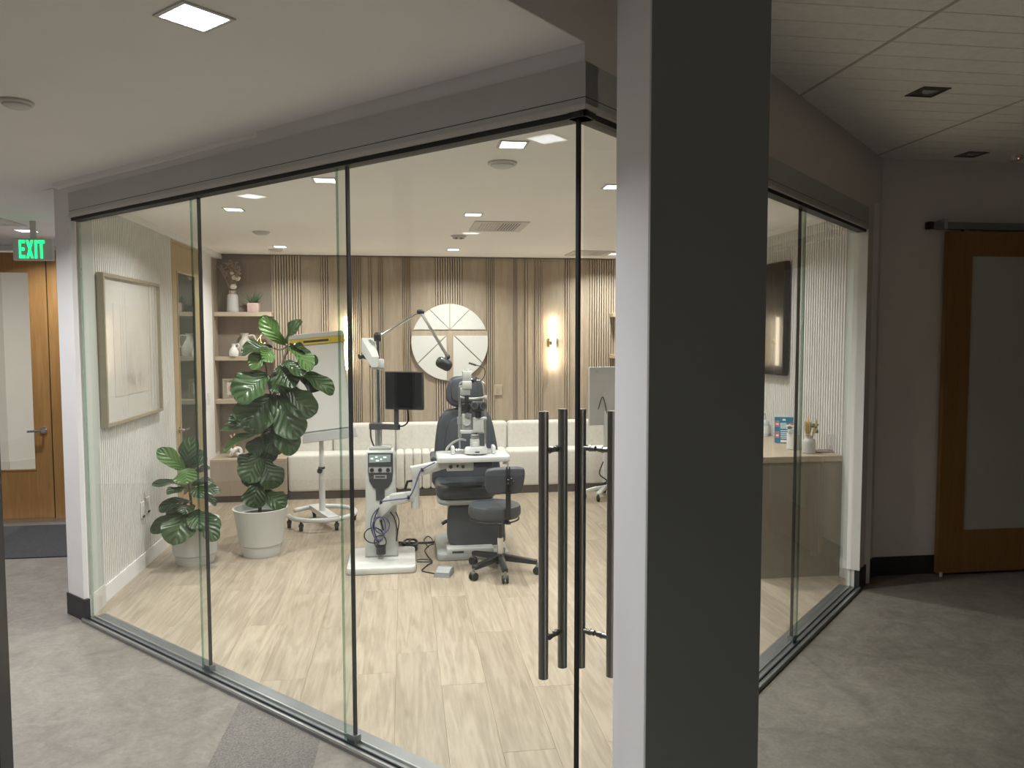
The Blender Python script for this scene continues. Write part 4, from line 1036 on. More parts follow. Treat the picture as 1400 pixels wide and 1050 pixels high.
# ---------------------------------------------------------------- flip-chart easel
EY = 7.25
ea = thing('flip_chart', (W(441, 712, EY).x, EY, 0.006), 'white mobile flip-chart easel with a yellow clamp bar and round castered base', 'easel')
ezx = W(441, 712, EY)
# ring base, open to the left front
rc = V(ezx.x+0.0, EY, 0.105)
ring = []
for k in range(31):
    an = math.radians(-160+ k*320/30 - 8)
    ring.append(rc+V(0.30*math.cos(an), 0.30*math.sin(an), 0))
obj('ring_base', MB().tube(ring, 0.021, 10), 'white_enamel', ea, True)
a_, b_ = rc+V(-0.10, 0.27, 0), rc+V(0.12, -0.26, 0)
dd = (b_-a_).normalized(); ss = dd.cross(Z_)
obj('cross_bar', MB().obox(a_, dd, ss, Z_, -0.02, (b_-a_).length+0.02, -0.05, 0.05, -0.02, 0.025), 'white_enamel', ea)
for an in (200, 238, 300, 20, 110):
    p = rc+V(0.30*math.cos(math.radians(an)), 0.30*math.sin(math.radians(an)), 0)
    cs = obj('caster', MB().cyl(V(p.x-0.014, p.y, 0.036), V(p.x+0.014, p.y, 0.036), 0.030, n=16), 'black_rubber', ea, 40)
    obj('caster_fork', MB().cyl(V(p.x, p.y, 0.03), V(p.x, p.y, 0.095), 0.012).rbox(V(p.x, p.y, 0.055), (0.042, 0.04, 0.03), 0.008, 2), 'black_plastic', cs, 40)
pt_ = W(440, 600, EY); pm = W(441, 640, EY)
obj('lower_post', MB().cyl(V(ezx.x, EY, 0.11), V(ezx.x, EY, pm.z), 0.028, n=18), 'white_enamel', ea, 40)
obj('upper_post', MB().cyl(V(ezx.x, EY, pm.z-0.02), V(ezx.x, EY+0.04, W(440, 520, EY).z), 0.021, n=18), 'white_enamel', ea, 40)
obj('knob', MB().cyl(V(ezx.x-0.012, EY-0.03, pm.z-0.015), V(ezx.x-0.012, EY-0.065, pm.z-0.015), 0.024, n=16), 'black_plastic', ea, 40)
obj('collar', MB().cyl(V(ezx.x, EY, pm.z-0.005), V(ezx.x, EY, pm.z+0.012), 0.031, n=18), 'black_plastic', ea, 40)
# board, leaning back; corners from the picture, held by the post
def EP(px, py, dy=0.0): return W(px, py, EY+dy)
bl0, bl1, br0, br1 = EP(415, 605, -.09), EP(404, 458, .02), EP(484, 596, -.02), EP(465, 456, .09)
eu = (br0-bl0).normalized(); ev = (bl1-bl0); ev = (ev-eu*ev.dot(eu)).normalized(); ew = eu.cross(ev).normalized()
wB, hB = (br0-bl0).length, (bl1-bl0).length
wT = wB
obj('board', MB().plate([(0, 0), (wB, 0), (wB, hB), (0, hB)], bl0, eu, ev, -ew, 0.02, 0.004, 1), 'tray_grey', ea)
obj('paper_pad', MB().plate([(0.012, 0.09), (wB-0.012, 0.09), (wB-0.012, hB-0.10), (0.012, hB-0.10)], bl0+ew*0.001, eu, ev, ew, 0.012), 'paper_white', ea)
obj('pen_tray', MB().plate([(-0.01, -0.01), (wB+0.03, -0.01), (wB+0.02, 0.075), (0, 0.075)], bl0+ew*0.0, eu, ev, ew, 0.035, 0.004, 1), 'tray_grey', ea)
obj('clamp_bar', MB().plate([(-0.02, hB-0.105), (wB+0.02, hB-0.105), (wB+0.02, hB-0.045), (-0.02, hB-0.045)], bl0+ew*0.002, eu, ev, ew, 0.03, 0.004, 1), 'yellow_tray', ea, label='yellow clamp bar')
obj('clamp_slot', MB().plate([(0.10, hB-0.085), (wB*0.72, hB-0.085), (wB*0.72, hB-0.066), (0.10, hB-0.066)], bl0+ew*0.032, eu, ev, ew, 0.002), 'black_plastic', ea)
obj('top_cap', MB().plate([(-0.025, hB-0.045), (wB+0.025, hB-0.045), (wB+0.005, hB), (0.0, hB)], bl0-ew*0.02, eu, ev, ew, 0.055, 0.006, 1), 'white_enamel', ea)

# ---------------------------------------------------------------- instrument stand
CY0 = 5.90                                    # front face of the column
def CP(px, py, dy=0.0): return W(px, py, CY0+dy)
cb0 = CP(521, 770)
ist = thing('instrument_stand', (cb0.x, CY0+0.14, 0.006), 'white ophthalmic instrument stand with a charcoal control panel and steel pole', 'instrument stand')
bl, br = F(472, 793), F(569, 785)
by0, by1 = 5.62, 6.19
bxc = (bl.x+br.x)/2
obj('base_plate', MB().plate(rrect(br.x-bl.x, by1-by0, 0.045, 5, bxc, (by0+by1)/2), V(0, 0, 0.006), X_, Y_, Z_, 0.05, 0.012, 2), 'white_marbled', ist, 40)
w0, w1 = CP(499, 770).x, CP(545, 770).x
t0, t1 = CP(499.5, 616).x, CP(539.5, 616).x
zt = CP(520, 616).z
zb = 0.055
m_ = MB()
outl = [(w0, zb), (w1, zb), (w1-0.01, zb+0.25), (t1, zt-0.05), (t1-0.008, zt-0.01), (t1-0.03, zt), (t0+0.03, zt), (t0+0.008, zt-0.01), (t0, zt-0.05), (w0+0.006, zb+0.25)]
obj('column', m_.plate(outl, V(0, CY0+0.26, 0), X_, Z_, -Y_, 0.26, 0.02, 3), 'instrument_white', ist, 40)
def fpx(pts, dy): return [(CP(a, b, dy).x, CP(a, b, dy).z) for a, b in pts]
def cpl(name, pts, dy, th, m, parent, r=0.0, sm=False):
    return obj(name, MB().plate(fpx(pts, dy), V(0, CY0+dy, 0), X_, Z_, -Y_, th, r, 2), m, parent, sm)
cpanel = cpl('control_panel', [(503, 619), (537, 619), (537.5, 645), (536, 658), (531, 666), (526, 669), (526, 684), (514, 684), (514, 669), (510, 666), (505, 658), (503, 645)], -0.001, 0.010, 'panel_charcoal', ist, 0.003)
cpl('display', [(504.5, 621.5), (534, 621.5), (534, 631.5), (504.5, 632.5)], -0.0115, 0.003, 'panel_lcd', cpanel)
for (a, b, c_, d_) in ((507, 626, 510, 628), (513, 624, 516, 625.5), (514, 629, 518, 630.5), (524, 624.5, 528, 626), (520, 627, 522, 628.5)):
    cpl('display_mark', [(a, b), (c_, b), (c_, d_), (a, d_)], -0.0147, 0.001, 'lcd_mark', cpanel)
cpl('knob_strip', [(504, 639), (535, 638.5), (535, 646), (504, 646.5)], -0.0115, 0.003, 'instrument_grey', cpanel)
for a in (508.5, 519.5, 530.5):
    p = CP(a, 642.5, -0.0145)
    obj('knob', MB().cyl(p, p-Y_*0.022, 0.016, 0.013, 18), 'black_plastic', cpanel, 40)
cpl('nameplate', [(511, 649.5), (528.5, 649.5), (528.5, 654.5), (511, 654.5)], -0.0115, 0.002, 'instrument_grey', cpanel)
cpl('nameplate_inset', [(513, 650.7), (526.5, 650.7), (526.5, 653.3), (513, 653.3)], -0.0137, 0.001, 'panel_charcoal', cpanel)
obj('top_cap', MB().rbox(V((t0+t1)/2, CY0+0.13, zt+0.008), (t1-t0-0.05, 0.2, 0.022), 0.008, 2), 'instrument_grey', ist, 40)
# front hand-piece cup and bracket
p = CP(521, 757, -0.045)
obj('cup', MB().lathe(V(p.x, CY0-0.046, p.z), [(0.001, 0), (0.036, 0), (0.036, 0.115), (0.032, 0.116), (0.030, 0.01)], 20), 'black_plastic', ist, 40)
obj('cup_bracket', MB().box(p.x-0.015, p.x+0.015, CY0-0.02, CY0+0.001, p.z+0.03, p.z+0.08), 'black_plastic', ist)
# pole with lamp arm
pyc = CY0+0.13
def CQ(px, py, dy=0.13): return W(px, py, CY0+dy)
pz0, pz1 = zt, CQ(517, 466).z
px_ = CQ(517, 540).x
obj('pole', MB().cyl(V(px_, pyc, pz0), V(px_, pyc, pz1), 0.0215, n=20), 'chrome', ist, 40)
obj('pole_sleeve', MB().cyl(V(px_, pyc, pz0), V(px_, pyc, CQ(517, 586).z), 0.026, n=20).cyl(V(px_, pyc, CQ(517, 588).z), V(px_, pyc, CQ(517, 584).z), 0.030, n=20), 'alu', ist, 40)
j0 = V(px_, pyc, CQ(517, 461).z); j1 = CQ(575, 426.5, 0.05); j2 = CQ(612, 488, -0.05)
ar = obj('lamp_arm', MB().cyl(j0, j1, 0.0085, n=10), 'chrome', ist, 40)
obj('joint', MB().rbox(j0, (0.055, 0.05, 0.075), 0.02, 3), 'black_plastic', ar, 40)
obj('joint', MB().rbox(j1, (0.055, 0.04, 0.035), 0.012, 3), 'black_plastic', ar, 40)
ar = obj('lamp_arm', MB().cyl(j1, j2, 0.0115, n=10), 'chrome', ist, 40)
hd = CQ(607, 497.5, -0.06)
Mr = Matrix.Rotation(math.radians(27), 4, 'Y')
obj('lamp_head', MB().rbox(hd, (0.125, 0.085, 0.085), 0.034, 4, Mr), 'black_plastic', ist, 40, label='black rounded lamp head')
obj('lamp_neck', MB().cyl(j2+V(0, 0, 0.01), hd+V(0.015, 0, 0.03), 0.015, n=12).sphere(j2, 0.02, 10), 'black_plastic', ar, 40)
# chart projector on the pole
pc = CQ(513, 498)
cl = obj('clamp', MB().rbox(V(px_+0.01, pyc, CQ(517, 497).z), (0.075, 0.075, 0.07), 0.008, 2).cyl(V(px_, pyc, CQ(517, 505).z), V(px_, pyc, CQ(517, 502).z), 0.034, n=18), 'instrument_white', ist, 40)
obj('clamp_lever', MB().cyl(V(px_-0.01, pyc-0.04, CQ(517, 497).z), V(px_-0.055, pyc-0.06, CQ(517, 501).z), 0.007), 'black_plastic', cl, 40)
q0, q1, q2, q3 = CQ(494, 462, 0.10), CQ(509, 488, 0.0), CQ(508, 502, 0.0), CQ(494, 481, 0.10)
dep = V(0.085, 0.11, 0.0)
m_ = MB().add([q0, q1, q2, q3, q0+dep, q1+dep*0.55, q2+dep*0.55, q3+dep], [(0, 1, 2, 3), (7, 6, 5, 4), (0, 4, 5, 1), (1, 5, 6, 2), (2, 6, 7, 3), (3, 7, 4, 0)])
obj('chart_projector', m_, 'instrument_white', ist, label='pale grey slanted chart projector')
obj('projector_lens', MB().cyl(CQ(492, 489, 0.06), CQ(497, 487, 0.10), 0.014, n=14).cyl(CQ(489.5, 485.5, 0.06), CQ(500, 490, 0.10), 0.008), 'black_plastic', ist, 40)
# monitor on its arm
mdy = -0.06
mn = obj('monitor', MB().plate([(0, 0), (1, 0), (1, 1), (0, 1)], V(0, 0, 0), X_, Z_, -Y_, 0.02), 'black_plastic', ist)
bpy.data.objects.remove(mn)
m0, m1, m2, m3 = CP(527.5, 564, 0.02), CP(579, 556, -0.10), CP(578.5, 506.5, -0.10), CP(527.5, 509.5, 0.02)
eu = (m1-m0); eu.z = 0; wM = eu.length; eu.normalize(); ewm = eu.cross(Z_).normalized()
zM0, zM1 = m0.z-0.0, m3.z
mz0 = (m0.z+m1.z)/2; mz1 = (m2.z+m3.z)/2
mo0 = V(m0.x, m0.y, mz0)
hM = mz1-mz0
mn = obj('monitor', MB().plate(rrect(wM, hM, 0.006, 3, wM/2, hM/2), mo0-ewm*0.018, eu, Z_, ewm, 0.03, 0.004, 2), 'black_plastic', ist, 40, label='black flat monitor')
obj('screen', MB().plate([(0.010, 0.016), (wM-0.010, 0.016), (wM-0.010, hM-0.010), (0.010, hM-0.010)], mo0+ewm*0.0121, eu, Z_, ewm, 0.001), 'black_screen', mn)
mp_ = mo0+eu*(wM*0.24)-ewm*0.03
za = CP(540, 584, 0).z
obj('monitor_post', MB().rbox(V(mp_.x, mp_.y, (za+mz0+0.06)/2), (0.036, 0.03, mz0+0.06-za), 0.005, 1), 'panel_charcoal', ist)
pA_, pB_ = V(px_-0.06, pyc, za), V(mp_.x, mp_.y, za)
dd = (pB_-pA_).normalized(); ss = dd.cross(Z_)
obj('monitor_arm', MB().obox(pA_, dd, ss, Z_, 0, (pB_-pA_).length+0.02, -0.02, 0.02, -0.022, 0.018).rbox(V(px_-0.02, pyc, za-0.004), (0.10, 0.07, 0.05), 0.006, 1), 'panel_charcoal', ist)
obj('cable', MB().tube(spline([mo0+eu*(wM*0.56)-ewm*0.01+Z_*0.01, CP(558, 575, -0.03), CP(552, 582, -0.02), pB_+V(0.01, 0, 0.005)], 6), 0.006, 6), 'cable_black', ist, True)
obj('cable', MB().tube(spline([V(px_-0.06, pyc-0.01, za-0.02), CQ(507.5, 600), CQ(513, 614), V(px_-0.03, pyc, zt)], 6), 0.006, 6), 'cable_black', ist, True)
# swing arm carrying the table
s0, s1 = CP(519, 699, -0.02), CP(567, 677, -0.14)
a0 = V(s0.x, CY0-0.05, s0.z)
def hbar(p, q, w, h0, h1):
    d_ = (q-p); L_ = d_.length; d_.normalize(); sd = d_.cross(Z_).normalized(); u_ = sd.cross(d_).normalized()
    vs = []
    for (pp, hh) in ((p, h0), (q, h1)):
        for (a, b) in ((-1, -1), (1, -1), (1, 1), (-1, 1)): vs.append(pp+sd*(a*w/2)+u_*(b*hh/2))
    b = bmesh.new(); bv = [b.verts.new(v_) for v_ in vs]
    for f_ in ((3, 2, 1, 0), (4, 5, 6, 7), (0, 1, 5, 4), (1, 2, 6, 5), (2, 3, 7, 6), (3, 0, 4, 7)): b.faces.new([bv[i_] for i_ in f_])
    bmesh.ops.recalc_face_normals(b, faces=list(b.faces))
    bmesh.ops.bevel(b, geom=list(b.edges), offset=0.008, segments=2, profile=0.5, affect='EDGES')
    return b
s1 = V(s1.x, CY0-0.16, s1.z)
mid = CP(537, 683, -0.11); 
obj('swing_arm', MB().bm(hbar(a0, mid, 0.075, 0.10, 0.085)).bm(hbar(mid+V(-.01, 0, 0), s1, 0.075, 0.085, 0.07)), 'instrument_white', ist, 40)
obj('arm_bracket', MB().cyl(V(a0.x+0.01, CY0-0.05, a0.z-0.24), V(a0.x+0.01, CY0-0.05, a0.z+0.0), 0.034, n=18).box(a0.x-0.03, a0.x+0.05, CY0-0.03, CY0+0.005, a0.z-0.22, a0.z-0.03), 'instrument_white', ist, 40)
vp = V(s1.x+0.004, s1.y, 0)
vz0, vz1 = CP(568, 695, -0.16).z, CP(568, 641, -0.16).z
obj('arm_post', MB().cyl(vp+Z_*vz0, vp+Z_*vz1, 0.031, n=20), 'instrument_white', ist, 40)
u1 = CP(612, 634, -0.16); u1 = V(u1.x, CY0-0.14, u1.z); u0_ = vp+Z_*(vz1-0.025)
obj('upper_arm', MB().bm(hbar(u0_+V(-0.03, 0, 0), u1, 0.07, 0.085, 0.06)), 'instrument_white', ist, 40)
pk = CP(563, 658, -0.2)
obj('arm_lever', MB().cyl(vp+Z_*pk.z, pk+V(-0.03, 0, 0.0), 0.008).cyl(pk+V(-0.03, 0, 0.004), CP(554, 669, -0.2), 0.009), 'black_plastic', ist, 40)
pk = CP(521, 713, -0.1)
obj('arm_lever', MB().cyl(V(a0.x+0.01, CY0-0.05, pk.z), pk, 0.010).cyl(pk, CP(524, 725, -0.1), 0.007), 'black_plastic', ist, 40)
# table
tx0, tx1 = CP(598, 627, -0.25).x, CP(698, 627, -0.25).x
TZ = CP(650, 625.0, -0.25).z+0.002
ty0, ty1 = CY0-0.25, CY0+0.09
obj('instrument_table', MB().plate(rrect(tx1-tx0, ty1-ty0, 0.03, 4, (tx0+tx1)/2, (ty0+ty1)/2), V(0, 0, TZ-0.042), X_, Y_, Z_, 0.042, 0.008, 2), 'white_enamel', ist, 40, label='white slit lamp table')
obj('table_underbox', MB().rbox(V(tx0+0.17, CY0-0.09, TZ-0.078), (0.2, 0.2, 0.07), 0.008, 2), 'instrument_white', ist, 40)
obj('table_socket', MB().cyl(V(tx0+0.10, CY0-0.188, TZ-0.078), V(tx0+0.10, CY0-0.199, TZ-0.078), 0.014, n=14).cyl(V(tx0+0.15, CY0-0.188, TZ-0.075), V(tx0+0.15, CY0-0.199, TZ-0.075), 0.010, n=14).cyl(V(tx0+0.19, CY0-0.188, TZ-0.08), V(tx0+0.19, CY0-0.203, TZ-0.08), 0.012, n=14), 'black_plastic', ist, 40)
obj('table_transformer', MB().rbox(V(tx0+0.35, CY0-0.05, TZ-0.072), (0.14, 0.16, 0.055), 0.012, 2), 'black_plastic', ist, 40)
obj('table_knob', MB().cyl(V(tx1-0.03, CY0-0.17, TZ-0.07), V(tx1-0.03, CY0-0.17, TZ-0.043), 0.018, n=16), 'white_enamel', ist, 40)
# cables on the stand
def cab(name, pts, r, m, parent, dy, n=6):
    return obj(name, MB().tube(spline([CP(a, b, dy+(c[0] if c else 0)) for a, b, *c in pts], n), r, 6), m, parent, True)
cab('cable', [(520, 690), (521, 686), (540, 683), (558, 680), (566, 668), (573, 648), (578, 641), (595, 632)], 0.0055, 'cable_blue', ist, -0.215)
for (cx, cy, rx, ry, m, dy) in ((522, 718, 10.5, 11.5, 'cable_blue', -0.10), (511, 732, 13, 10.5, 'cable_black', -0.09), (518, 722, 9, 16, 'cable_blue', -0.11), (520, 741, 8, 9, 'cable_black', -0.095)):
    obj('cable_coil', MB().tube([CP(cx+rx*math.cos(t*.2618), cy+ry*math.sin(t*.2618), dy) for t in range(24)], 0.0048, 6, True), m, ist, True)
cab('cable', [(516, 696), (509, 706), (507, 720), (512, 735), (519, 745)], 0.0048, 'cable_blue', ist, -0.10)
cab('cable', [(518, 694), (511, 712), (512, 728), (518, 742)], 0.0048, 'cable_black', ist, -0.105)
cab('cable', [(530, 696), (539, 708), (543, 725), (542, 738)], 0.0045, 'cable_black', ist, -0.012)
cab('cable', [(541, 700), (545.5, 712), (544, 725), (542, 740)], 0.0045, 'cable_black', ist, -0.006)
cab('cable', [(517, 757), (516, 765), (513, 771)], 0.003, 'tray_grey', ist, -0.05)
cab('cable', [(523, 757), (524, 765), (529, 773)], 0.003, 'tray_grey', ist, -0.05)
for (a, b) in ((521, 686), (558.5, 680), (577, 642)): obj('cable_clip', MB().rbox(CP(a, b, -0.205), (0.02, 0.03, 0.026), 0.004, 1), 'black_plastic', ist)

# ---------------------------------------------------------------- slit lamp
SLY = CY0-0.09
def SP(px, py, dy=0.0): return W(px, py, SLY+dy)
sl = thing('slit_lamp', (SP(648, 620).x, SLY, TZ), 'pale grey slit lamp microscope with black binoculars on the white table', 'slit lamp')
sp1 = (SP(601, 600)-SP(600, 600)).length
bc = SP(650, 615); 
obj('joystick_base', MB().lathe(V(bc.x, SLY-0.05, TZ+0.012), [(0.001, 0), (0.086, 0), (0.088, 0.006), (0.086, 0.03), (0.078, 0.045), (0.001, 0.048)], 32, Matrix.Diagonal((1.0, 0.75, 1))), 'white_enamel', sl, 40)
obj('base_mark', MB().box(bc.x-0.012, bc.x+0.02, SLY-0.1163, SLY-0.114, TZ+0.022, TZ+0.032), 'panel_charcoal', sl)
for px in (619, 674.5):
    x = SP(px, 615).x
    obj('rail_end', MB().rbox(V(x, SLY, TZ+0.031), (0.026, 0.11, 0.06), 0.01, 2), 'white_enamel', sl, 40)
obj('cross_shaft', MB().cyl(V(SP(619, 0).x, SLY, TZ+0.03), V(SP(674.5, 0).x, SLY, TZ+0.03), 0.008).cyl(V(SP(619, 0).x, SLY+0.03, TZ+0.018), V(SP(674.5, 0).x, SLY+0.03, TZ+0.018), 0.005), 'chrome', sl, 40)
def sbox(name, x0, y0, x1, y1, dy, dep, m, r=0.006, parent=None):
    a, b = SP(x0, y1, dy), SP(x1, y0, dy)
    return obj(name, MB().rbox(V((a.x+b.x)/2, SLY+dy+dep/2, (a.z+b.z)/2), (b.x-a.x, dep, b.z-a.z), r, 2), m, parent or sl, 40)
sbox('pivot_block', 643.5, 600.5, 655.5, 613, -0.05, 0.06, 'instrument_white')
sbox('pivot_front', 646, 605, 653, 616, -0.075, 0.03, 'white_enamel', 0.004)
sbox('pivot_knob', 644, 594, 655, 600, -0.045, 0.05, 'alu', 0.006)
obj('pivot_stud', MB().cyl(SP(651, 601, -.02), SP(651, 590, -.02), 0.010, n=12), 'black_plastic', sl, 40)
sbox('microscope_arm', 647, 571, 661.5, 591, -0.05, 0.05, 'instrument_white', 0.006)
sbox('arm_shelf', 630, 588, 662, 593, -0.03, 0.05, 'instrument_white', 0.004)
sbox('illumination_arm', 632, 566, 645, 591, -0.01, 0.05, 'instrument_grey', 0.008)
obj('dial', MB().cyl(SP(638, 577, -0.012), SP(638, 577, -0.03), 0.028, n=18), 'instrument_white', sl, 40)
obj('dial', MB().cyl(SP(639, 568, -0.012), SP(639, 568, -0.035), 0.02, n=18), 'alu', sl, 40)
sbox('mirror_column', 635.5, 541, 641, 566, 0.0, 0.03, 'black_plastic', 0.004)
sbox('mirror_block', 631, 552, 643, 562, 0.01, 0.04, 'black_plastic', 0.004)
sbox('filter_housing', 629.5, 530, 643, 541, -0.01, 0.06, 'instrument_grey', 0.008)
sbox('lamp_housing', 632.5, 521, 645, 532, -0.02, 0.07, 'instrument_white', 0.006)
lh = MB().plate([(SP(633, 521).x, SP(633, 521).z), (SP(644, 521).x, SP(644, 521).z), (SP(645, 507.5).x, SP(645, 507.5).z), (SP(632.5, 507.5).x, SP(632.5, 507.5).z)], V(0, SLY+0.055, 0), X_, Z_, -Y_, 0.07, 0.005, 2)
obj('lamp_cover', lh, 'instrument_white', sl, 40)
obj('lamp_cap', MB().cyl(SP(640, 507.5, .02), SP(640, 505, .02), 0.016, n=16), 'tray_grey', sl, 40)
# binoculars
for (px, py) in ((648, 556), (659.5, 556)):
    a = SP(px, py, -0.06); b = a+V(0, -0.055, 0.012)
    e = obj('eyepiece', MB().cyl(a, b, 0.022, 0.027, 18).cyl(b, b+V(0, -0.012, 0.003), 0.030, 0.026, 18), 'black_plastic', sl, 40)
    obj('eye_lens', MB().cyl(b+V(0, -0.0125, 0.003), b+V(0, -0.0145, 0.0035), 0.017, n=16), 'black_screen', e, 40)
sbox('binocular_body', 645, 549, 662.5, 563, -0.062, 0.06, 'black_plastic', 0.014)
sbox('binocular_mount', 650, 561, 658, 572, -0.05, 0.05, 'black_plastic', 0.006)
obj('magnifier_ring', MB().cyl(SP(653, 568, -0.07), SP(653, 568, -0.05), 0.016, n=16), 'black_plastic', sl, 40)
# head rest frame
ry = 0.09
obj('head_frame', MB().tube(spline([SP(628.5, 613, ry), SP(628.5, 560, ry), SP(628, 530, ry), SP(629.5, 524, ry), SP(635, 521, ry), SP(645, 519, ry), SP(655, 520.5, ry), SP(661, 524, ry), SP(663.5, 531, ry), SP(663.5, 560, ry), SP(663.5, 612, ry)], 5), 0.0075, 10), 'alu', sl, True)
obj('head_frame_foot', MB().cyl(SP(628.5, 613, ry), V(SP(628.5, 613, ry).x, SLY+ry, TZ+0.001), 0.010).cyl(SP(663.5, 611, ry), V(SP(663.5, 611, ry).x, SLY+ry, TZ+0.001), 0.008), 'alu', sl, 40)
obj('chin_rest_tube', MB().cyl(SP(628.5, 598, ry), SP(628.5, 557, ry), 0.014, 0.010, 14).cyl(SP(628.5, 580, ry), SP(628.5, 570, ry), 0.019, n=14), 'instrument_grey', sl, 40)
obj('forehead_band', MB().tube(spline([SP(628.5, 543, ry), SP(640, 545, ry+.04), SP(652, 545, ry+.04), SP(663.5, 543, ry)], 5), 0.009, 8), 'instrument_white', sl, True)
obj('cross_band', MB().tube(spline([SP(628, 529, ry), SP(633, 527.5, ry-.08), SP(645, 527, ry-.1)], 5), 0.006, 8), 'white_enamel', sl, True)
obj('frame_joint', MB().rbox(SP(662.5, 572, ry-.03), (0.03, 0.05, 0.022), 0.006, 2).rbox(SP(664, 543, ry), (0.022, 0.022, 0.03), 0.006, 2), 'instrument_white', sl, 40)
obj('fixation_lamp', MB().tube(spline([SP(645.5, 519, ry-.02), SP(652, 521.5, ry-.05), SP(658, 520, ry-.06), SP(663, 512, ry-.06), SP(662, 504, ry-.06), SP(656, 500.5, ry-.06), SP(650, 499, ry-.06)], 6), 0.0035, 6), 'black_plastic', sl, True)
obj('fixation_tip', MB().cyl(SP(651, 499.4, ry-.06), SP(641, 496.2, ry-.06), 0.0075, n=10), 'black_plastic', sl, 40)
obj('lamp_socket', MB().cyl(SP(646, 521, 0.02), SP(650, 518, 0.05), 0.014, n=12), 'black_plastic', sl, 40)
obj('cable', MB().tube(spline([SP(637, 602, 0.02), SP(630, 600.5, 0.02), SP(620, 605, 0.04), SP(612, 612, 0.05), SP(610, 617, 0.05)], 6), 0.009, 8), 'instrument_grey', sl, True)
obj('cable', MB().tube(spline([SP(668, 608, 0.08), SP(670, 604, 0.06), SP(670.5, 600, 0.06)], 6), 0.003, 6), 'cable_blue', sl, True)

# ---------------------------------------------------------------- examination chair
HY = 6.35                                   # backrest plane
def HP(px, py, dy=0.0): return W(px, py, HY+dy)
cx_ = HP(636, 600).x
ch = thing('exam_chair', (cx_, 6.2, 0.006), 'charcoal leather examination chair with headrest on a pale floor base', 'exam chair')
def hplate(name, pts, dy, th, m, r, tilt=0.0, parent=None, seg=4):
    c = sum((HP(a, b, dy) for a, b in pts), V(0, 0, 0))/len(pts)
    ev_ = V(0, math.sin(tilt), math.cos(tilt)); ew_ = V(0, -math.cos(tilt), math.sin(tilt))
    o2 = [((HP(a, b, dy)-c).x, (HP(a, b, dy)-c).z/math.cos(tilt)) for a, b in pts]
    return obj(name, MB().plate(o2, c, X_, ev_, ew_, th, r, seg), m, parent or ch, 50)
def smooth_poly(pts, n=4):
    P_ = [V(a, b, 0) for a, b in pts]; m = len(P_); out = []
    for i in range(m):
        a, b, c, d_ = P_[i-1], P_[i], P_[(i+1) % m], P_[(i+2) % m]
        for k in range(n):
            t = k/n; q = 0.5*((2*b)+(c-a)*t+(2*a-5*b+4*c-d_)*t*t+(3*b-a-3*c+d_)*t**3); out.append((q.x, q.y))
    return out
bk = smooth_poly([(593, 662), (592.5, 630), (596, 590), (601, 570), (612, 559.5), (636, 556.5), (660, 559), (669, 569), (675, 590), (680, 625), (681, 662), (636, 666)])
hplate('backrest', bk, 0.10, 0.11, 'leather', 0.035, 0.10)
ip = smooth_poly([(606, 658), (606, 630), (609, 595), (614, 578), (625, 571), (645, 571), (655, 577), (661, 595), (666, 630), (667, 658), (636, 660)])
hplate('backrest_pad', ip, -0.015, 0.018, 'leather', 0.008, 0.10)
hd_ = smooth_poly([(609.5, 545), (610, 530), (614, 519), (622, 514.5), (636, 513.5), (650, 515), (656.5, 521), (659.5, 533), (659.5, 546), (654, 554), (636, 557), (618, 554.5)])
hr = hplate('headrest', hd_, 0.075, 0.10, 'leather', 0.035, 0.05)
ih = smooth_poly([(617, 541), (618, 528), (623, 521), (636, 519.5), (648, 521), (652.5, 529), (653, 541), (648, 548), (636, 550), (622, 548)])
hplate('headrest_pad', ih, -0.03, 0.012, 'leather', 0.006, 0.05, hr)
obj('headrest_bar', MB().box(cx_-0.03, cx_+0.03, HY+0.06, HY+0.075, HP(636, 600).z, HP(636, 535).z), 'alu_dark', ch)
# seat
SFY = 5.93
def QP(px, py): return W(px, py, SFY)
sx0, sx1 = QP(597, 670).x, QP(680, 670).x
szt, szb = QP(640, 666).z, QP(640, 684).z
so = rrect(sx1-sx0, 6.42-SFY, 0.11, 7, (sx0+sx1)/2, (SFY+6.42)/2)
obj('seat', MB().plate(so, V(0, 0, szb), X_, Y_, Z_, szt-szb+0.015, 0.04, 4), 'leather', ch, 50)
so2 = rrect((sx1-sx0)*0.96, 0.46, 0.10, 7, (sx0+sx1)/2, (SFY+6.42)/2-0.0)
obj('seat_shell', MB().plate(so2, V(0, 0, szb-0.045), X_, Y_, Z_, 0.044, 0.02, 2), 'instrument_grey', ch, 50)
# leg rest pad hanging under the seat front
LRY = 5.99
lr = [(W(a, b, LRY).x, W(a, b, LRY).z) for a, b in smooth_poly([(612, 736), (611.5, 715), (612.5, 700), (616, 692), (636, 690), (672, 690), (686, 693), (690, 703), (690.5, 722), (688, 743), (652, 746), (620, 745.5)])]
obj('leg_rest', MB().plate(lr, V(0, LRY+0.05, 0), X_, Z_, -Y_, 0.055, 0.018, 3), 'leather', ch, 50)
obj('pedestal', MB().rbox(V(cx_, 6.22, (0.05+szb-0.04)/2), (0.30, 0.34, szb-0.09), 0.02, 2), 'instrument_grey', ch, 40)
fb = [F(598, 769), F(697, 766)]
obj('base_plate', MB().plate(rrect(fb[1].x-fb[0].x, 0.62, 0.04, 5, (fb[0].x+fb[1].x)/2, fb[0].y+0.31), V(0, 0, 0.006), X_, Y_, Z_, 0.055, 0.012, 2), 'instrument_grey', ch, 40)
fr_ = W(640, 752, LRY-0.04)
obj('foot_plate', MB().rbox(V(cx_+0.0, LRY-0.03, fr_.z+0.005), (0.36, 0.14, 0.05), 0.01, 2), 'instrument_white', ch, 40)
obj('base_label', MB().box(cx_-0.14, cx_-0.05, LRY-0.1025, LRY-0.1005, fr_.z-0.004, fr_.z+0.012), 'panel_charcoal', ch)
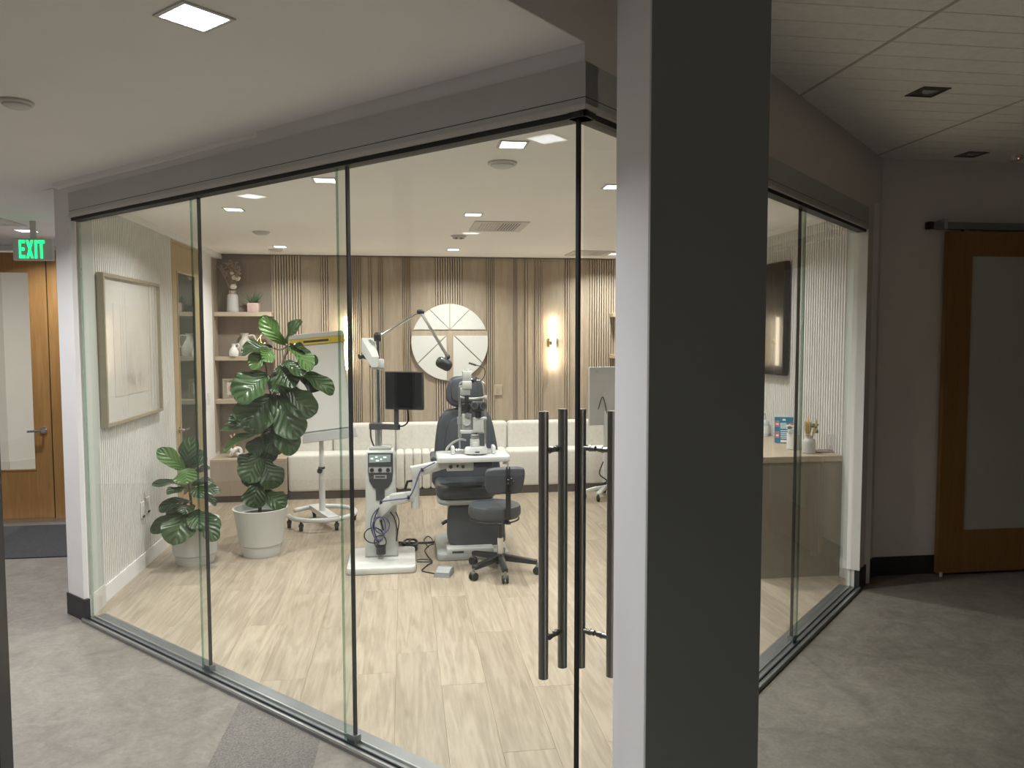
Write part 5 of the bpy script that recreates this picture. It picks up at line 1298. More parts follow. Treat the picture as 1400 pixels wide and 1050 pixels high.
for s_ in (-1, 1):
    ax_ = cx_ + s_*((sx1-sx0)/2+0.02)
    za_ = W(590, 627, 6.1).z
    ar = obj('armrest', MB().plate(rrect(0.075, 0.34, 0.034, 5, ax_, 6.17), V(0, 0, za_-0.02), X_, Y_, Z_, 0.045, 0.018, 3), 'leather', ch, 50)
    obj('arm_support', MB().tube(spline([V(ax_, 6.22, za_-0.015), V(ax_, 6.36, za_-0.06), V(ax_-s_*0.05, 6.42, szt+0.02), V(ax_-s_*0.08, 6.40, szb)], 5), 0.014, 8), 'alu_dark', ar, True)
lv0 = W(614, 711, 6.1)
obj('foot_lever', MB().cyl(V(cx_-0.10, 6.1, lv0.z+0.02), V(W(609, 712, 6.1).x, 6.08, lv0.z), 0.008).cyl(V(W(611, 711, 6.1).x, 6.08, lv0.z), V(W(604, 715, 6.1).x, 6.07, W(604, 715, 6.1).z), 0.014), 'black_plastic', ch, 40)

# ---------------------------------------------------------------- stool
TY = 5.57
def TP(px, py, dy=0.0): return W(px, py, TY+dy)
tc_ = TP(685, 775).x
st = thing('stool', (tc_, TY, 0.006), 'charcoal leather rolling stool with a small backrest and five-star base', 'stool')
zst = TP(676, 688).z; zsb = TP(676, 705).z
sc_ = V(TP(676, 690).x, TY, 0)
rs = (TP(711.5, 690).x-TP(640, 690).x)/2
obj('seat', MB().lathe(sc_, [(0.001, zsb), (rs*0.93, zsb), (rs, zsb+0.02), (rs, zst-0.03), (rs*0.96, zst-0.008), (rs*0.85, zst), (0.001, zst+0.004)], 40), 'leather', st, 45)
obj('seat_pan', MB().lathe(sc_, [(0.001, zsb-0.012), (rs*0.6, zsb-0.012), (rs*0.75, zsb-0.002), (0.001, zsb-0.001)], 28), 'chrome', st, 40)
obj('foot_ring', MB().tube([sc_+V(rs*0.93*math.cos(t*.2618), rs*0.93*math.sin(t*.2618), zsb-0.018) for t in range(24)], 0.006, 8, True), 'black_plastic', st, True)
px0 = tc_-0.005
obj('gas_lift', MB().cyl(V(px0, TY, zsb-0.02), V(px0, TY, TP(676, 737).z), 0.014, n=16), 'panel_charcoal', st, 40)
obj('lift_sleeve', MB().cyl(V(px0, TY, TP(676, 735).z), V(px0, TY, 0.10), 0.023, n=18), 'chrome', st, 40)
hz_ = 0.105
for (px, py) in ((640, 797), (692.5, 803), (719, 785), (688, 762), (641, 771)):
    ft = F(px, py)
    d_ = V(ft.x-px0, ft.y-TY, 0); d_ = d_.normalized()*0.275
    e = V(px0+d_.x, TY+d_.y, 0.095)
    lg = obj('leg', MB().bm(hbar(V(px0, TY, hz_+0.012), e, 0.045, 0.05, 0.032)), 'black_plastic', st, 40)
    sd = d_.normalized().cross(Z_)
    w_ = MB()
    for s_ in (-1, 1): w_.cyl(V(e.x, e.y, 0.0345)+sd*(s_*0.008), V(e.x, e.y, 0.0345)+sd*(s_*0.022), 0.0285, n=16)
    obj('caster', w_, 'black_rubber', lg, 40)
    obj('caster_stem', MB().cyl(V(e.x, e.y, 0.05), V(e.x, e.y, 0.09), 0.009).rbox(V(e.x, e.y, 0.052), (0.034, 0.034, 0.03), 0.008, 2), 'alu_dark', lg, 40)
obj('hub', MB().cyl(V(px0, TY, 0.075), V(px0, TY, 0.125), 0.045, 0.035, 18), 'black_plastic', st, 40)
byk = TY-rs*0.95
def BP(px, py): return W(px, py, byk)
bo = [(BP(a, b).x, BP(a, b).z) for a, b in smooth_poly([(664, 668), (663.5, 655), (665, 645), (672, 641), (692, 639.5), (712, 639), (717.5, 643), (717.5, 655), (714, 670), (708, 675), (690, 676), (671, 676.5)])]
obj('backrest', MB().plate(bo, V(0, byk+0.05, 0), X_, Z_, -Y_, 0.055, 0.018, 3), 'leather', st, 50)
bxr = BP(694.5, 660).x
obj('back_bar', MB().box(bxr-0.014, bxr-0.004, byk-0.016, byk-0.006, BP(694, 708).z, BP(694, 638).z).box(bxr+0.004, bxr+0.014, byk-0.016, byk-0.006, BP(694, 708).z, BP(694, 638).z).box(bxr-0.017, bxr+0.017, byk-0.02, byk-0.005, BP(694, 708).z-0.01, BP(694, 672).z).box(bxr-0.017, bxr+0.017, byk-0.012, TY-rs*0.3, zsb-0.022, zsb-0.012), 'black_plastic', st)
kb = BP(697, 657.5)
kn = MB().cyl(V(kb.x, byk-0.016, kb.z), V(kb.x, byk-0.05, kb.z), 0.017, n=12)
for k in range(5): kn.sphere(V(kb.x+0.02*math.cos(k*1.257), byk-0.042, kb.z+0.02*math.sin(k*1.257)), 0.010, 8)
obj('back_knob', kn, 'black_plastic', st, 40)

# ---------------------------------------------------------------- foot pedal and floor cables
fp = F(607, 787)
pd_ = thing('foot_pedal', (fp.x, fp.y, 0.006), 'small grey foot pedal on the floor before the exam chair', 'foot pedal')
Mz = Matrix.Rotation(math.radians(-18), 4, 'Z')
m_ = MB().add([Mz @ V(x, y, z) for (x, y, z) in ((-.06, -.07, 0), (.06, -.07, 0), (.06, .07, 0), (-.06, .07, 0), (-.055, -.06, .022), (.055, -.06, .022), (.055, .06, .05), (-.055, .06, .05))], [(3, 2, 1, 0), (4, 5, 6, 7), (0, 1, 5, 4), (1, 2, 6, 5), (2, 3, 7, 6), (3, 0, 4, 7)])
m_.v = [tuple(Vector(v)+V(fp.x, fp.y, 0.0062)) for v in m_.v]
obj('housing', m_, 'pedal_grey', pd_)
m_ = MB().add([Mz @ V(x, y, z)+V(fp.x, fp.y, 0.0075) for (x, y, z) in ((-.05, -.055, .023), (.05, -.055, .023), (.05, .03, .043), (-.05, .03, .043), (-.05, -.055, .03), (.05, -.055, .03), (.05, .03, .05), (-.05, .03, .05))], [(3, 2, 1, 0), (4, 5, 6, 7), (0, 1, 5, 4), (1, 2, 6, 5), (2, 3, 7, 6), (3, 0, 4, 7)])
obj('treadle', m_, 'instrument_grey', pd_)
def FC(px, py, z=0.011): return F(px, py, z)
obj('cord', MB().tube(spline([FC(598, 785), FC(588, 783), FC(577, 780), FC(584, 773), FC(591, 768), FC(585, 760), FC(581, 752), FC(588, 745), FC(593, 744)], 6), 0.0045, 6), 'cable_black', pd_, True)
def cable(name, pts, r, label, z=None):
    o = obj(name, MB().tube(spline([FC(a, b, z or (r+0.0065)) for a, b in pts], 6), r, 6), 'cable_black', None, True, loc=FC(*pts[0], 0.006))
    return tag(o, label, 'cable')
cable('power_cable', [(542, 741), (556, 742), (580, 742), (594, 741)], 0.009, 'thick black cable along the floor from instrument stand to exam chair')
o = MB()
for k, (cx, cy, rx, ry) in enumerate(((558, 749.5, 12, 4.5), (560, 748, 10, 4.5), (556, 750, 11, 4), (561, 747, 9, 4.5), (565, 749, 6, 4.5))):
    o.tube([FC(cx+rx*math.cos(t*.2618), cy+ry*math.sin(t*.2618), 0.015)+Z_*(k*0.011) for t in range(24)], 0.008, 6, True)
tag(obj('cable_bundle', o, 'cable_black', None, True, loc=FC(559, 748, 0.006)), 'coiled bundle of black cable on the floor behind the stand base', 'cable')
cable('floor_cord', [(569, 766), (577, 764.5), (589, 766), (590, 768), (580, 768), (570, 768)], 0.004, 'thin loose cord looped on the floor beside the stand base')
cable('floor_cord', [(592, 741), (590, 736), (585, 733), (580, 737), (581, 742), (586, 748)], 0.004, 'thin black cord looping out from under the exam chair')
dtag = F(222, 773, 0.006)

# ---------------------------------------------------------------- mobile cart behind the glass door
KY = 7.95
def KP(px, py, dy=0.0): return W(px, py, KY+dy)
kt = thing('mobile_cart', (KP(832, 676).x, KY, 0.006), 'white mobile cart with a grey panel back on splayed castered legs', 'cart')
k0, k1 = KP(806, 582, 0.0), KP(846, 574, 0.05)
w_ = (k1-k0).length*1.35
hk = KP(810, 502).z-k0.z
eu = V(1, 0.25, 0).normalized(); ew = eu.cross(Z_)
pn = obj('panel', MB().plate(rrect(w_, hk, 0.01, 3, w_/2, hk/2), V(k0.x, k0.y, k0.z), eu, Z_, -ew, 0.035, 0.004, 2), 'tray_grey', kt, 40)
for (u_, v_) in ((0.08, hk-0.05), (w_-0.08, hk-0.05)):
    p = V(k0.x, k0.y, k0.z)+eu*u_+Z_*v_
    obj('screw', MB().cyl(p, p+ew*0.004, 0.009, n=12), 'instrument_grey', pn, 40)
obj('cable', MB().tube(spline([V(k0.x, k0.y, k0.z)+eu*0.10+ew*0.006+Z_*0.17, V(k0.x, k0.y, k0.z)+eu*0.15+ew*0.012+Z_*0.30, V(k0.x, k0.y, k0.z)+eu*0.2+ew*0.012+Z_*0.12], 6), 0.004, 6), 'cable_black', pn, True)
kx = KP(831, 640).x
obj('post', MB().rbox(V(kx, KY+0.06, (0.10+k0.z+0.15)/2), (0.07, 0.05, k0.z+0.05), 0.01, 2), 'white_enamel', kt, 40)
for an in (185, 235, 300, 355, 80):
    e = V(kx+0.24*math.cos(math.radians(an)), KY+0.06+0.24*math.sin(math.radians(an)), 0.085)
    lg = obj('leg', MB().bm(hbar(V(kx, KY+0.06, 0.13), e, 0.045, 0.045, 0.03)), 'white_enamel', kt, 40)
    obj('caster', MB().cyl(V(e.x-0.012, e.y, 0.037), V(e.x+0.012, e.y, 0.037), 0.030, n=14).cyl(V(e.x, e.y, 0.04), V(e.x, e.y, 0.08), 0.008), 'black_rubber', lg, 40)
obj('cable', MB().tube(spline([V(kx-0.05, KY, 0.40), V(kx-0.10, KY-0.04, 0.28), V(kx-0.02, KY-0.05, 0.20), V(kx-0.14, KY-0.06, 0.16), V(kx+0.02, KY-0.04, 0.18)], 6), 0.007, 6), 'cable_black', kt, True)

# ---------------------------------------------------------------- counter and television on the right wall
CTZ = 0.877; CX0 = W(1035, 625, 5.133).x; CY1 = 8.1
cn = thing('counter', ((CX0+XR)/2, 5.133, 0.006), 'taupe wood counter along the ribbed right wall', 'counter')
obj('end_panel', MB().box(CX0, XR-0.018, 5.135, 5.16, 0.0065, CTZ-0.045), 'counter_shaded', cn)
obj('carcass', MB().box(CX0+0.02, XR-0.018, 5.16, CY1, 0.08, CTZ-0.045), 'counter_shaded', cn)
obj('plinth', MB().box(CX0+0.06, XR-0.018, 5.16, CY1, 0.0065, 0.08), 'plinth_dark', cn)
for k in range(5):
    a, b = 5.17+k*0.585, 5.17+(k+1)*0.585
    dr = obj('door', MB().rbox(V(CX0+0.011, (a+b)/2, (0.09+CTZ-0.05)/2), (0.018, b-a-0.005, CTZ-0.05-0.09), 0.002, 1), 'counter_shaded', cn)
    obj('handle', MB().cyl(V(CX0-0.022, b-0.06, 0.60), V(CX0-0.022, b-0.06, 0.76), 0.006).cyl(V(CX0-0.022, b-0.06, 0.62), V(CX0+0.002, b-0.06, 0.62), 0.004).cyl(V(CX0-0.022, b-0.06, 0.74), V(CX0+0.002, b-0.06, 0.74), 0.004), 'alu_dark', dr, 40)
obj('worktop', MB().rbox(V((CX0-0.015+XR-0.018)/2, (5.128+CY1)/2, CTZ-0.0225), (XR-0.018-CX0+0.015, CY1-5.128, 0.044), 0.003, 1), 'shelf_oak', cn)
tv = thing('television', (XR-0.05, 6.7, 1.40), 'black flat television on the ribbed right wall', 'television')
ty0, ty1, tz0, tz1 = 5.92, 7.55, 1.402, 2.325
obj('housing', MB().rbox(V(XR-0.055, (ty0+ty1)/2, (tz0+tz1)/2), (0.045, ty1-ty0, tz1-tz0), 0.006, 2), 'black_plastic', tv, 40)
obj('screen', MB().box(XR-0.0795, XR-0.0776, ty0+0.012, ty1-0.012, tz0+0.016, tz1-0.012), 'tv_screen', tv)
obj('wall_mount', MB().box(XR-0.034, XR-0.0125, 6.4, 7.1, 1.65, 2.05), 'black_plastic', tv)
# things on the counter
def ctr(px, py): return F(px, py, CTZ)
zt_ = CTZ+0.0005
def bottle(px, py, h, r, label, pump):
    c = ctr(px, py)
    b = thing('pump_bottle', (c.x, c.y, CTZ), label, 'bottle', 'bottles on the counter')
    obj('body', MB().lathe(V(c.x, c.y, zt_), [(0.001, 0), (r, 0), (r, h*0.55), (r*0.85, h*0.64), (r*0.35, h*0.7), (r*0.35, h*0.76)], 20), 'bottle_clear', b, 40)
    if pump: obj('pump', MB().cyl(V(c.x, c.y, zt_+h*0.76), V(c.x, c.y, zt_+h*0.97), 0.008).cyl(V(c.x, c.y, zt_+h*0.76), V(c.x, c.y, zt_+h*0.83), r*0.42, n=14).cyl(V(c.x, c.y, zt_+h*0.96), V(c.x-0.05, c.y-0.01, zt_+h*0.94), 0.008), 'white_enamel', b, 40)
    else: obj('cap', MB().cyl(V(c.x, c.y, zt_+h*0.76), V(c.x, c.y, zt_+h*0.88), r*0.4, n=14), 'white_enamel', b, 40)
    obj('sticker', MB().lathe(V(c.x, c.y, zt_), [(r*1.012, h*0.12), (r*1.012, h*0.45)], 20), 'flyer_white', b, 40)
bottle(1045, 596, 0.20, 0.036, 'clear pump bottle standing on the counter under the television', True)
bottle(1055, 595, 0.15, 0.030, 'shorter clear capped bottle on the counter beside the pump bottle', False)
# blue flyer in its stand
fb0, fb1 = ctr(1059, 606), ctr(1075.5, 610.5)
c0 = ctr(1059, 606)
hf = W(1065, 570.5, c0.y).z-CTZ
eu = V(0.93, -0.37, 0).normalized(); ew = eu.cross(Z_).normalized()
lean = math.radians(14)
ev = Z_*math.cos(lean)-ew*math.sin(lean); en = eu.cross(ev).normalized()
wf_ = hf*0.70
fl_ = thing('flyer', (c0.x, c0.y, CTZ), 'blue leaflet with pink pictures standing tilted on the counter', 'flyer')
o0 = V(c0.x, c0.y, CTZ+0.004)
obj('card', MB().plate([(0, 0), (wf_, 0), (wf_, hf), (0, hf)], o0, eu, ev, en, 0.003), 'flyer_blue', fl_)
def fl_patch(name, u0_, u1_, v0_, v1_, m): obj(name, MB().plate([(u0_*wf_, v0_*hf), (u1_*wf_, v0_*hf), (u1_*wf_, v1_*hf), (u0_*wf_, v1_*hf)], o0+en*0.0031, eu, ev, en, 0.0008), m, fl_)
for (a, b, c_, d_) in ((0.04, 0.24, 0.62, 0.86), (0.04, 0.24, 0.18, 0.44), (0.72, 0.98, 0.56, 0.78)):
    fl_patch('photo', a, b, c_, d_, 'flyer_pink'); 
    obj('photo_band', MB().plate([((a+.03)*wf_, (c_+.08)*hf), ((b-.03)*wf_, (c_+.08)*hf), ((b-.03)*wf_, (c_+.13)*hf), ((a+.03)*wf_, (c_+.13)*hf)], o0+en*0.0040, eu, ev, en, 0.0005), 'flyer_white', fl_)
fl_patch('logo', 0.42, 0.58, 0.86, 0.93, 'flyer_white')
for (a, b, v_) in ((0.3, 0.62, 0.74), (0.3, 0.68, 0.68), (0.3, 0.66, 0.62), (0.3, 0.68, 0.56), (0.32, 0.7, 0.46), (0.32, 0.68, 0.38), (0.32, 0.7, 0.31), (0.32, 0.66, 0.24), (0.32, 0.66, 0.17)):
    fl_patch('text_line', a, b, v_, v_+0.03, 'flyer_white')
fl_patch('footer', 0.3, 0.72, 0.03, 0.11, 'flyer_white')
obj('stand', MB().plate([(0.1*wf_, 0.0), (0.9*wf_, 0.0), (0.9*wf_, 0.05), (0.1*wf_, 0.05)], V(c0.x, c0.y, CTZ+0.001), eu, -ew, Z_, 0.003), 'bottle_clear', fl_)
# white cup with flowers
c = ctr(1084.5, 614); k_ = (ctr(1085.5, 614)-ctr(1084.5, 614)).length
k_ = (W(1085, 600, c.y)-W(1084, 600, c.y)).length
v = thing('cup', (c.x, c.y, CTZ), 'white cylindrical cup holding white blossoms on the counter', 'cup')
obj('body', MB().lathe(V(c.x, c.y, zt_), [(0.001, 0), (7.6*k_, 0), (8.2*k_, 0.004), (8.2*k_, 20*k_), (7.6*k_, 20.2*k_), (7.3*k_, 12*k_), (0.001, 11*k_)], 28), 'ceramic_white', v, 40)
fl2 = thing('blossoms', (c.x, c.y, CTZ+12*k_), 'small white blossoms with green leaves in the white cup', 'flowers')
for k in range(11):
    p = V(c.x+rg.uniform(-7, 7)*k_, c.y+rg.uniform(-.03, .03), CTZ+rg.uniform(22, 30)*k_)
    obj('stem', MB().tube([V(c.x+rg.uniform(-2, 2)*k_, c.y, CTZ+11.5*k_), p], 0.0015, 5), 'leaf_small', fl2)
    if k % 3 == 2: obj('leaf', MB().sphere(p, 3.2*k_, 8, (1, .4, .6)), 'leaf_small', fl2, True)
    else:
        m_ = MB()
        for j in range(5): m_.sphere(p+V(math.cos(j*1.257)*2.0*k_, -0.003, math.sin(j*1.257)*1.8*k_), 2.1*k_, 8, (1, .5, 1))
        obj('bloom', m_, 'flyer_white', fl2, True)
c = ctr(1106, 619.5); k_ = (W(1107, 600, c.y)-W(1106, 600, c.y)).length
v = thing('vase', (c.x, c.y, CTZ), 'small white shouldered vase with dried yellow grass on the counter', 'vase')
obj('body', MB().lathe(V(c.x, c.y, zt_), [(0.001, 0), (7.4*k_, 0), (8*k_, 0.004), (8*k_, 14*k_), (7.2*k_, 17*k_), (4.6*k_, 19*k_), (4.4*k_, 21.5*k_), (4.9*k_, 22.5*k_), (4.2*k_, 22.5*k_), (3.6*k_, 18*k_), (0.001, 10*k_)], 28), 'ceramic_grey', v, 40)
gr = thing('dried_grass', (c.x, c.y, CTZ+11*k_), 'tuft of dried yellow bunny-tail grass in the white vase', 'dried grass')
for k in range(22):
    a = rg.uniform(-1, 1); d_ = rg.uniform(-.03, .03); h_ = rg.uniform(36, 50)*k_*(1-0.12*abs(a))
    b0 = V(c.x+a*1.6*k_, c.y+d_*0.3, CTZ+11*k_); b1 = V(c.x+a*5*k_, c.y+d_*.7, CTZ+24*k_); b2 = V(c.x+a*9.5*k_, c.y+d_, CTZ+h_)
    s = obj('stalk', MB().tube([b0, b1, b1*.5+b2*.5], 0.0012, 4), 'dried_yellow', gr)
    obj('plume', MB().tube(spline([b1+(b2-b1)*.1, b1*.5+b2*.5, b2], 3), 0.006, 6, rad=[0.002, .006, .007, .008, .007, .004, .001]), 'dried_yellow', s, True)
for k in range(7):
    p = V(c.x+rg.uniform(3, 10)*k_, c.y+rg.uniform(-.03, 0), CTZ+rg.uniform(24, 38)*k_)
    obj('leaf', MB().sphere(p, 2.3*k_, 8, (1, .35, .6)), 'leaf_small', gr, True)
c = ctr(1126, 617.5)
tag(obj('tray', MB().rbox(V(c.x+0.0, c.y, CTZ+0.0055), (0.16, 0.11, 0.009), 0.003, 1), 'brown_tile', loc=(c.x, c.y, CTZ)), 'flat brown tray at the wall end of the counter', 'tray')
c2 = V(c.x+0.06, c.y+0.01, CTZ+0.0105)
ot = thing('outlet', (XR-0.012, 5.30, 0.95), 'grey outlet plate low on the ribbed wall above the brown tray', 'outlet')
obj('plate', MB().rbox(V(XR-0.016, 5.30, 0.95), (0.007, 0.075, 0.115), 0.002, 1), 'tray_grey', ot)
obj('socket', MB().rbox(V(XR-0.0205, 5.30, 0.95), (0.003, 0.035, 0.068), 0.001, 1), 'sensor_white', ot)

# ---------------------------------------------------------------- ceiling devices
def puck(name, x, y, z, r, label, cat, group=None, slots=False, h=0.019):
    p = thing(name, (x, y, z), label, cat, group)
    obj('base', MB().lathe(V(x, y, z), [(r, -0.0005), (r, -0.008), (r*0.94, -0.012), (0.001, -0.012)], 28), 'sensor_white', p, 40)
    obj('cap', MB().lathe(V(x, y, z), [(r*0.82, -0.0121), (r*0.78, -h), (r*0.6, -h-0.006), (0.001, -h-0.007)], 28), 'sensor_white', p, 40)
    if slots:
        for k in range(6):
            an = k*1.047; d_ = V(math.cos(an), math.sin(an), 0)
            obj('slot', MB().obox(V(x, y, z), d_, d_.cross(Z_), Z_, r*0.35, r*0.7, -0.008, 0.008, -h-0.0085, -h-0.004), 'vent_dark', p)
puck('smoke_detector', 0.505, 3.985, ZC, 0.075, 'round white ceiling sensor in the glass room close to the glass front', 'detector')
puck('smoke_detector', 0.487, 6.90, ZC, 0.07, 'round slotted smoke detector behind the ceiling vent in the glass room', 'detector', None, True)
puck('smoke_detector', -1.18, 6.865, ZC, 0.07, 'round white ceiling cover above the tall fig', 'detector')
puck('smoke_detector', -1.28, 8.25, ZC, 0.07, 'round flat ceiling cover close to the shelf alcove', 'detector', None, False, 0.016)
puck('smoke_detector', -1.462, 3.285, ZLC, 0.06, 'round white cover on the low hall ceiling', 'detector')
def vent(x0, x1, y0, y1, z, label, n):
    v = thing('ceiling_vent', ((x0+x1)/2, (y0+y1)/2, z), label, 'vent')
    t = 0.06
    obj('frame', MB().box(x0, x1, y0, y0+t, z-0.008, z-0.0005).box(x0, x1, y1-t, y1, z-0.008, z-0.0005).box(x0, x0+t, y0+t, y1-t, z-0.008, z-0.0005).box(x1-t, x1, y0+t, y1-t, z-0.008, z-0.0005), 'sensor_white', v)
    obj('backing', MB().box(x0+t, x1-t, y0+t, y1-t, z-0.002, z-0.0005), 'vent_dark', v)
    for k in range(n):
        xa = x0+t+(x1-x0-2*t)*(k+0.2)/n; w = (x1-x0-2*t)/n*0.62
        s_ = 1 if k < n/2 else -1
        obj('louvre', MB().add([(xa, y0+t, z-0.0025), (xa+w, y0+t, z-0.0025), (xa+w+0.006*s_, y0+t, z-0.009), (xa+0.006*s_, y0+t, z-0.009), (xa, y1-t, z-0.0025), (xa+w, y1-t, z-0.0025), (xa+w+0.006*s_, y1-t, z-0.009), (xa+0.006*s_, y1-t, z-0.009)], [(0, 1, 2, 3), (7, 6, 5, 4), (0, 4, 5, 1), (1, 5, 6, 2), (2, 6, 7, 3), (3, 7, 4, 0)]), 'sensor_white', v)
vent(0.55, 0.975, 6.0, 6.55, ZC, 'louvred white ceiling vent in the middle of the glass room', 14)
vent(1.75, 2.20, 7.93, 8.42, ZC, 'louvred white ceiling vent close to the far corner above the mobile cart', 14)
ve = F(2, 303, ZLC)
vent(ve.x-0.45, ve.x+0.1, ve.y-0.2, ve.y+0.2, ZLC, 'dark slotted vent in the hall ceiling ahead of the exit door', 6)
p = thing('ceiling_sensor', (4.18, 4.92, ZT), 'small sensor with a red light on the tiled ceiling', 'sensor')
obj('base', MB().lathe(V(4.18, 4.92, ZT), [(0.05, -0.0005), (0.045, -0.02), (0.03, -0.035), (0.001, -0.037)], 20), 'sensor_white', p, 40)
obj('led', MB().sphere(V(4.172, 4.885, ZT-0.022), 0.006, 8), 'led_red', p, True)

# ---------------------------------------------------------------- exit door end of the hall
def XP(px, py, dy=0.0): return W(px, py, YE+dy)
dxR = XP(70, 520).x; dxL = dxR-1.02; dzt = XP(40, 345).z
fxR = XP(100, 520).x
zfr = dzt+0.0
struct('wall_exit', MB().box(-6.5, dxL-0.32, YE, YE+0.12, 0, ZLC+0.06).box(dxL-0.32, -2.07, YE, YE+0.12, zfr+0.06, ZLC+0.06).box(fxR+0.02, -2.07, YE, YE+0.12, 0, zfr+0.06), 'wall_white', 'white wall around the exit door at the end of the hall', 'wall')
fr = struct('trim_10', MB().box(dxR+0.004, fxR+0.02, YE-0.02, YE+0.10, 0, zfr+0.02), 'door_amber', 'amber wood panel beside the exit door', 'trim')
obj('panel', MB().box(dxL-0.32, dxL-0.004, YE-0.02, YE+0.10, 0, zfr+0.02), 'door_amber', fr)
obj('head', MB().box(dxL-0.34, fxR+0.02, YE-0.02, YE+0.10, zfr+0.02, zfr+0.06), 'header_grey', fr)
obj('stop', MB().box(dxR-0.012, dxR+0.004, YE+0.045, YE+0.09, 0, zfr), 'base_black', fr)
dr = thing('door_4', ((dxL+dxR)/2, YE+0.02, 0.002), 'amber wood exit door with a tall glass lite and steel lever', 'door', None, 'structure')
lx1 = XP(43, 500).x; lx1 = XP(45.5, 500).x; lx0 = dxL+0.17
lz0, lz1 = XP(50, 643).z, XP(40, 371).z
y0, y1 = YE-0.005, YE+0.04
for nm, a in (('stile', (dxL, lx0, 0.006, zfr-0.004)), ('stile', (lx1, dxR-0.012, 0.006, zfr-0.004)), ('rail', (lx0, lx1, 0.006, lz0)), ('rail', (lx0, lx1, lz1, zfr-0.004))):
    obj(nm, MB().box(a[0], a[1], y0, y1, a[2], a[3]), 'door_amber', dr)
obj('lite', MB().box(lx0, lx1, y0+0.018, y0+0.024, lz0, lz1), 'glass_clear', dr)
obj('lite_bead', frame_ring(MB(), lx0, lx1, lz0, lz1, 0.012, y0-0.004, y0+0.016), 'door_amber', dr)
hz = XP(58, 588).z; hx = XP(60.5, 588).x
obj('lever_handle', MB().cyl(V(hx, y0, hz), V(hx, y0-0.012, hz), 0.032, n=20).cyl(V(hx, y0-0.01, hz), V(hx, y0-0.06, hz), 0.012).tube(spline([V(hx, y0-0.055, hz), V(hx-0.05, y0-0.06, hz-0.002), V(hx-0.12, y0-0.058, hz-0.006)], 4), 0.011, 8), 'chrome', dr, 40)
struct('trim_11', MB().box(dxL-0.3, fxR+0.02, YE-0.14, YE-0.021, 0.0005, 0.012), 'alu', 'pale metal threshold strip at the exit door', 'threshold')
struct('ceiling_beyond', MB().box(-6.5, -2.2, YE+0.12, 13, 2.75, 2.8), 'ceil_white', 'ceiling of the passage behind the exit door', 'ceiling')
struct('floor_beyond', MB().box(-6.4, -2.3, 8.25, 12.9, 0.0005, 0.004), 'vinyl_grey', 'grey vinyl floor behind the exit door', 'floor')
cB = F(13, 645)
bw = struct('wall_beyond', MB().plate([(cB.x, cB.y), (cB.x+2.2, cB.y+1.9), (cB.x+2.2, cB.y+2.4), (cB.x-1.4, cB.y+2.4), (cB.x-1.4, cB.y)], V(0, 0, 0.005), X_, Y_, Z_, 2.74), 'wall_white', 'white wall corner seen through the exit door glass', 'wall')
e1 = V(2.2, 1.9, 0).normalized()
obj('baseboard', MB().obox(V(cB.x, cB.y, 0.006), e1, V(e1.y, -e1.x, 0), Z_, 0, 2.8, 0.0, 0.012, 0, 0.13).box(cB.x-1.39, cB.x, cB.y-0.012, cB.y, 0.006, 0.136), 'plate_white', bw)
struct('wall_passage', MB().box(-2.3, -2.2, YE+0.12, 13, 0, 2.78), 'wall_white', 'white side wall of the passage behind the exit door', 'wall')
downlight(-3.5, 9.2, 2.75, 0.16, 'lens_hall', 'lit square downlight in the passage behind the exit door', None, 22, (1.0, 0.93, 0.82), 170)
# mat
ma, mb_ = F(10, 760), F(95, 717)
tag(obj('door_mat', MB().rbox(V(-3.35, (6.40+7.60)/2, 0.006), (1.75, 1.20-0.10, 0.010), 0.004, 1), 'mat_carpet', loc=(-3.35, 7.0, 0)), 'dark grey carpet mat before the exit door', 'mat')
# exit sign
SYn = 6.6
def GP(px, py): return W(px, py, SYn)
sx0_, sx1_ = GP(17, 340).x, GP(72, 340).x; sz0, sz1 = GP(45, 356).z, GP(45, 326).z
es = thing('exit_sign', ((sx0_+sx1_)/2, SYn, sz1), 'green lit EXIT sign hanging from the hall ceiling', 'exit sign')
obj('case', MB().rbox(V((sx0_+sx1_)/2, SYn+0.02, (sz0+sz1)/2), (sx1_-sx0_, 0.036, sz1-sz0), 0.004, 1), 'exit_case', es)
obj('canopy', MB().box((sx0_+sx1_)/2-0.02, (sx0_+sx1_)/2+0.02, SYn+0.01, SYn+0.03, sz1-0.002, ZLC-0.0005), 'exit_case', es)
lx0_, lx1_ = GP(26, 340).x, GP(61, 340).x; z0, z1 = GP(43, 353).z, GP(43, 328.5).z
LW = (lx1_-lx0_); H = z1-z0; s_ = LW*0.062; yl = SYn+0.0012
def letter(polys, x0, w):
    for pl in polys: letters.append([(x0+u*w, z0+v*H) for u, v in pl])
letters = []
letter([[(0, 0), (.3, 0), (.3, 1), (0, 1)], [(.3, .84), (1, .84), (1, 1), (.3, 1)], [(.3, .42), (.9, .42), (.9, .58), (.3, .58)], [(.3, 0), (1, 0), (1, .16), (.3, .16)]], lx0_, LW*0.23)
letter([[(0, 0), (.3, 0), (1, 1), (.7, 1)], [(.7, 0), (1, 0), (.3, 1), (0, 1)]], lx0_+LW*0.28, LW*0.27)
letter([[(0, 0), (1, 0), (1, 1), (0, 1)]], lx0_+LW*0.61, LW*0.09)
letter([[(0, .84), (1, .84), (1, 1), (0, 1)], [(.34, 0), (.66, 0), (.66, .84), (.34, .84)]], lx0_+LW*0.74, LW*0.26)
m_ = MB()
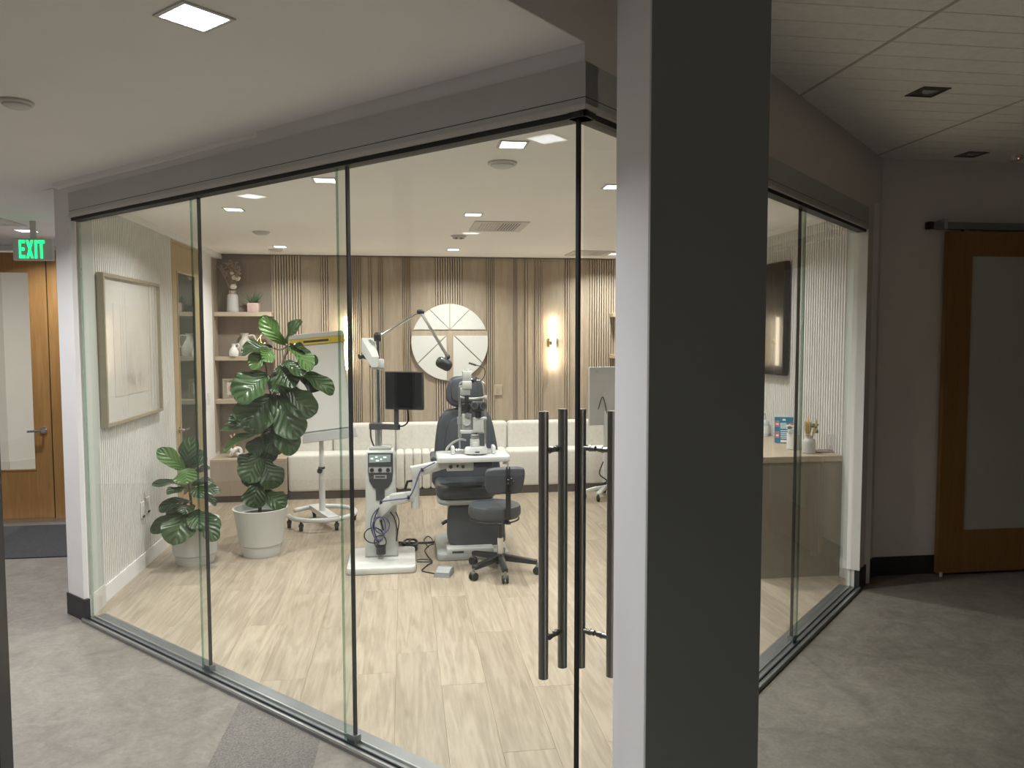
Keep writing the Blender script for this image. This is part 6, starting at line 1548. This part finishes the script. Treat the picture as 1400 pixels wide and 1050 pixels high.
for k, pl in enumerate(letters): m_.plate(pl, V(0, yl-0.0002*(k % 3), 0), X_, Z_, -Y_, 0.002)
obj('lettering', m_, 'exit_green', es, label='glowing green letters EXIT')

# ---------------------------------------------------------------- sliding door in the dark hall
def RP(px, py, dy=0.0): return W(px, py, YW-0.07+dy)
rx0 = RP(1289, 560).x; rx1 = rx0+1.12
rz1 = RP(1296, 316).z; rz0 = 0.018
sd_ = thing('door_5', ((rx0+rx1)/2, YW-0.05, 0.01), 'amber wood sliding door with a frosted glass lite in the dark hall', 'door', None, 'structure')
gx0, gz1, gz0 = RP(1325, 500).x, RP(1328, 350).z, RP(1320, 725).z
gx1 = rx1-(gx0-rx0)
ya, yb = YW-0.07, YW-0.03
for nm, a in (('stile', (rx0, gx0, rz0, rz1)), ('stile', (gx1, rx1, rz0, rz1)), ('rail', (gx0, gx1, rz0, gz0)), ('rail', (gx0, gx1, gz1, rz1))):
    obj(nm, MB().box(a[0], a[1], ya, yb, a[2], a[3]), 'door_amber', sd_)
obj('lite', MB().box(gx0, gx1, ya+0.012, ya+0.022, gz0, gz1), 'frosted', sd_, label='frosted glass lite')
obj('floor_guide', MB().cyl(V(rx0+0.012, ya-0.02, 0.001), V(rx0+0.012, ya-0.02, 0.03), 0.012, n=12), 'white_enamel', sd_, 40)
zr = RP(1280, 308).z
rl = thing('door_track', (rx0, YW, zr), 'grey metal track rail with a black end cap above the sliding door', 'rail')
xr0 = RP(1271, 308).x
obj('rail', MB().box(xr0+0.03, rx1+1.1, YW-0.075, YW-0.03, zr-0.024, zr+0.024), 'alu_dark', rl)
obj('end_cap', MB().rbox(V(xr0+0.012, YW-0.052, zr), (0.04, 0.05, 0.052), 0.006, 2), 'black_plastic', rl, 40)
for x in (xr0+0.12, xr0+0.85):
    obj('bracket', MB().box(x-0.012, x+0.012, YW-0.078, YW-0.001, zr-0.026, zr+0.045), 'alu', rl)
for x in (rx0+0.14, rx1-0.14):
    obj('hanger', MB().box(x-0.02, x+0.02, YW-0.065, YW-0.04, rz1-0.02, zr-0.023), 'alu_dark', rl)
